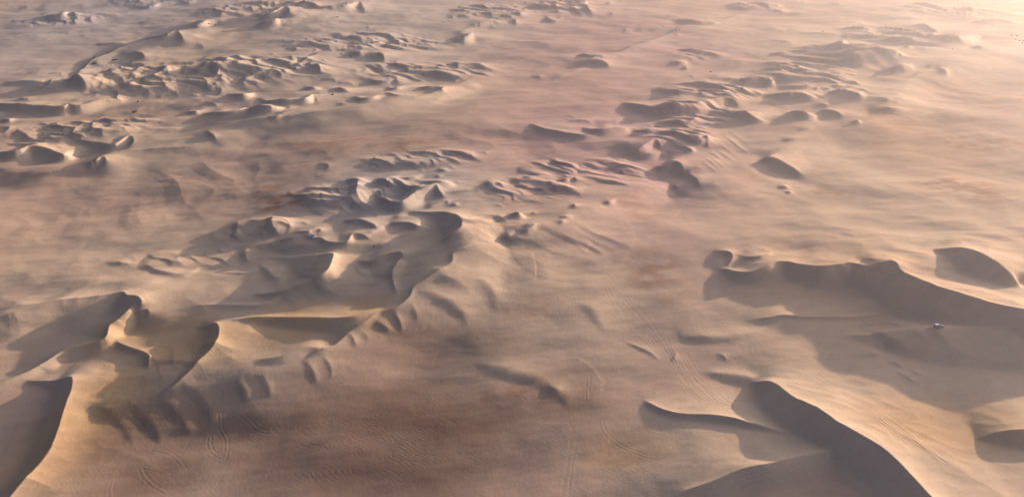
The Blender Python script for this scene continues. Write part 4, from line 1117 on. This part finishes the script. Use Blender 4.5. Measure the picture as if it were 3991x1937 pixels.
def shrub(sheet, x, y, width_px, label, squash=1.0, group=None):
    global shrub_count
    px, py = native(sheet, x, y); loc = on_sand(sheet, x, y)
    d = math.hypot(loc[0], loc[1]); w = width_px * (SHEETS[sheet][2] if sheet in SHEETS else 0.3882) * math.sqrt(d * d + (H_CAM - loc[2]) ** 2) / F_PX * 0.55
    t = thing("desert_shrub", label, "shrub", loc, shrub_count * 1.7, group=group)
    cr, st = SHRUBS[shrub_count % 6]; shrub_count += 1
    a = bpy.data.objects.new("crown", cr); a.parent = t; COL.objects.link(a)
    b = bpy.data.objects.new("stem", st); b.parent = t; COL.objects.link(b)
    t.scale = (w, w, w * squash)
    return t
G = "dark shrubs scattered over the far sand"
for x, y, w, lb in [
 (945, 582, 22, "dark shrub on the crest edge where the far left plain meets the lit slope"),
 (945, 645, 26, "dark shrub in the shaded hollow just below the lit crest edge at far left"),
 (1138, 608, 26, "left one of a close pair of shrubs on the rim below the lit far slope"),
 (1165, 607, 24, "right one of a close pair of shrubs on the rim below the lit far slope"),
 (1307, 628, 20, "olive shrub at the left tip of a bright sand strip on the far dunes"),
 (1748, 206, 16, "lone shrub on the far left plain, below the nearer of two plain shrubs"),
 (2225, 129, 16, "lone shrub high on the far left plain above the pale ridge"),
 (2270, 182, 16, "shrub at the top of the pale far ridge"),
 (1990, 285, 18, "shrub on the lower shoulder of the pale far ridge"),
 (2098, 245, 18, "left one of three shrubs under the crest of the pale far ridge"),
 (2118, 248, 14, "middle one of three shrubs under the crest of the pale far ridge"),
 (2163, 254, 18, "right one of three shrubs under the crest of the pale far ridge"),
 (1778, 46, 10, "tiny shrub on the farthest plain beside a faint low dune at far left"),
 (1350, 1133, 40, "broad dark shrub half buried on the sunlit crest in the left middle"),
 (1340, 398, 9, "leftmost of three tiny shrubs in a row on the far left plain"),
 (1356, 395, 9, "middle one of three tiny shrubs in a row on the far left plain"),
 (1372, 390, 10, "rightmost of three tiny shrubs in a row on the far left plain")]:
    shrub('a0', x, y, w, lb, 0.8, G)
for x, y, w, lb in [
 (903, 48, 14, "shrub inside the far hollow at the top left centre"), (813, 175, 18, "lone shrub on the plain below the far pale dunes"),
 (1875, 233, 13, "lone shrub on the pale far plain left of the linked dunes"), (2378, 30, 12, "lone shrub at the very top of the far centre plain"),
 (2232, 268, 16, "shrub on the small dark ridge in the far centre"), (862, 503, 14, "upright shrub left of the far dune cluster with hedge-like scrub"),
 (848, 548, 20, "wide low shrub below the upright one left of the far dune cluster"), (945, 570, 17, "shrub at the left foot of a small shaded dune in the far centre"),
 (558, 673, 14, "shrub beside a pointed dark dune in the far left centre"), (1868, 882, 26, "dark shrub at the right end of a shadowed far dune in the centre"),
 (763, 958, 26, "dark shrub standing on a sunlit dune crest in the left centre"), (1160, 430, 22, "left shrub of the dense dark clump on the far dune ridge"),
 (1185, 430, 20, "second shrub of the dense dark clump on the far dune ridge"), (1205, 428, 20, "third shrub of the dense dark clump on the far dune ridge"),
 (1225, 424, 16, "right shrub of the dense dark clump on the far dune ridge"), (1088, 434, 12, "shrub standing alone left of the dense clump on the far ridge"),
 (1110, 436, 10, "small shrub between the dense clump and the lone shrub on the far ridge"), (1358, 498, 16, "left one of two shrubs on a low bright ledge in the far centre"),
 (1382, 497, 16, "right one of two shrubs on a low bright ledge in the far centre"), (1430, 472, 12, "small shrub above the bright ledge in the far centre"),
 (1458, 468, 8, "very small shrub above the bright ledge in the far centre"), (1500, 457, 22, "upper one of two wide shrubs under the lit far crest"),
 (1497, 471, 20, "lower one of two wide shrubs under the lit far crest"), (1560, 455, 9, "left tiny shrub at the base of the lit far crest"),
 (1582, 449, 10, "right tiny shrub at the base of the lit far crest"), (2470, 170, 14, "shrub on a pale crest by the linked far dunes")]:
    shrub('a1', x, y, w, lb, 0.85, G)
for x, y, w, lb in [
 (118, 30, 12, "first shrub along the foot of the long shaded far dune"), (153, 33, 9, "second shrub along the foot of the long shaded far dune"),
 (166, 33, 9, "third shrub along the foot of the long shaded far dune"), (184, 35, 8, "fourth shrub along the foot of the long shaded far dune"),
 (222, 38, 9, "fifth shrub along the foot of the long shaded far dune"), (290, 19, 11, "left one of two shrubs on the crest of the long shaded far dune"),
 (308, 22, 11, "right one of two shrubs on the crest of the long shaded far dune"), (428, 29, 8, "small shrub in the second shaded far dune"),
 (1635, 310, 14, "left one of two shrubs on the long narrow far ridge"), (1668, 307, 15, "right one of two shrubs on the long narrow far ridge"),
 (1508, 272, 12, "reddish low shrub on the plain above the long narrow ridge"), (1980, 728, 22, "dark shrub on the open sand in the right centre")]:
    shrub('a2', x, y, w, lb, 0.85, G)
for x, y, w, lb in [
 (137, 88, 10, "shrub on the hazy far ridge in the upper right"), (558, 319, 16, "lone shrub on the hazy pink plain in the upper right"),
 (1287, 304, 10, "left one of three shrubs in a row among the hazy right dunes"), (1316, 301, 8, "middle one of three shrubs in a row among the hazy right dunes"),
 (1342, 302, 14, "right one of three shrubs in a row among the hazy right dunes"), (857, 364, 7, "tiny shrub on a low hazy dune in the upper right"),
 (1860, 499, 12, "shrub on the open sand below the big hazy dune at right"), (2450, 364, 16, "upper left shrub of the group by the right edge"),
 (2505, 368, 14, "upper right shrub of the group by the right edge"), (2490, 402, 18, "middle shrub of the group by the right edge"),
 (2530, 418, 20, "lower shrub of the group by the right edge"), (2565, 415, 18, "rightmost shrub of the group by the right edge"), (2562, 435, 14, "lowest shrub of the group by the right edge"),
 (390, 860, 14, "dark shrub in a shaded hollow of the right far dunes")]:
    shrub('a3', x, y, w, lb, 0.8, G)
shrub('b1', 1180, 1232, 26, "dark shrub in a small hollow on the bright sand right of the shaded slope", 0.9)
shrub('d2', 882, 780, 9, "tiny dark shrub on the plain in the near centre", 0.8)
for x, y, lb in [(2358, 281, "left one of two dark specks of scrub on the shaded slope at lower right"), (2447, 267, "right one of two dark specks of scrub on the shaded slope at lower right")]:
    shrub('d3', x, y, 8, lb, 0.8)

# ---- scraps of white litter blown over the near sand
def litter(sheet, x, y, size, label, seed):
    r = random.Random(seed); loc = on_sand(sheet, x, y, 0.03); n = 5; v = []; f = []
    for i in range(n):
        for j in range(n):
            v.append((size * (i / (n - 1) - .5) + r.gauss(0, size * .05), size * .8 * (j / (n - 1) - .5) + r.gauss(0, size * .05), abs(r.gauss(0, size * .16)) + size * .25 * math.sin(3 * i / n + j)))
    zmin = min(q[2] for q in v); v = [(a, b, c - zmin) for a, b, c in v]
    for i in range(n - 1):
        for j in range(n - 1): f.append((i * n + j, (i + 1) * n + j, (i + 1) * n + j + 1, i * n + j + 1))
    o = make("litter_scrap", v, f, M_LITTER, None, loc); o.rotation_euler = (0, 0, r.uniform(0, 6))
    tag(o, label, "litter", "scraps of white litter on the near sand")
for i, (sh, x, y, s, lb) in enumerate([
 ('d0', 1857, 324, .30, "white scrap between the dark finger hollows at lower left"), ('d0', 1310, 424, .30, "white scrap at the foot of the sharp dark spur at lower left"),
 ('d0', 2247, 1006, .35, "white scrap on the rippled plain right of the curved wheel tracks"), ('d0', 697, 553, .22, "white scrap on the golden slope at lower left"),
 ('d0', 414, 541, .20, "white scrap on the big shaded slip face at lower left"), ('d0', 888, 1142, .20, "white scrap near the bottom edge below the golden slope"),
 ('d1', 608, 762, .28, "white scrap alone on the dark plain at bottom centre"), ('d1', 20, 332, .22, "white scrap near the left side of the dark plain"),
 ('c2', 2068, 1052, .26, "white scrap in the shaded hollow near the crossing tracks")]):
    litter(sh, x, y, s, lb, i + 5)
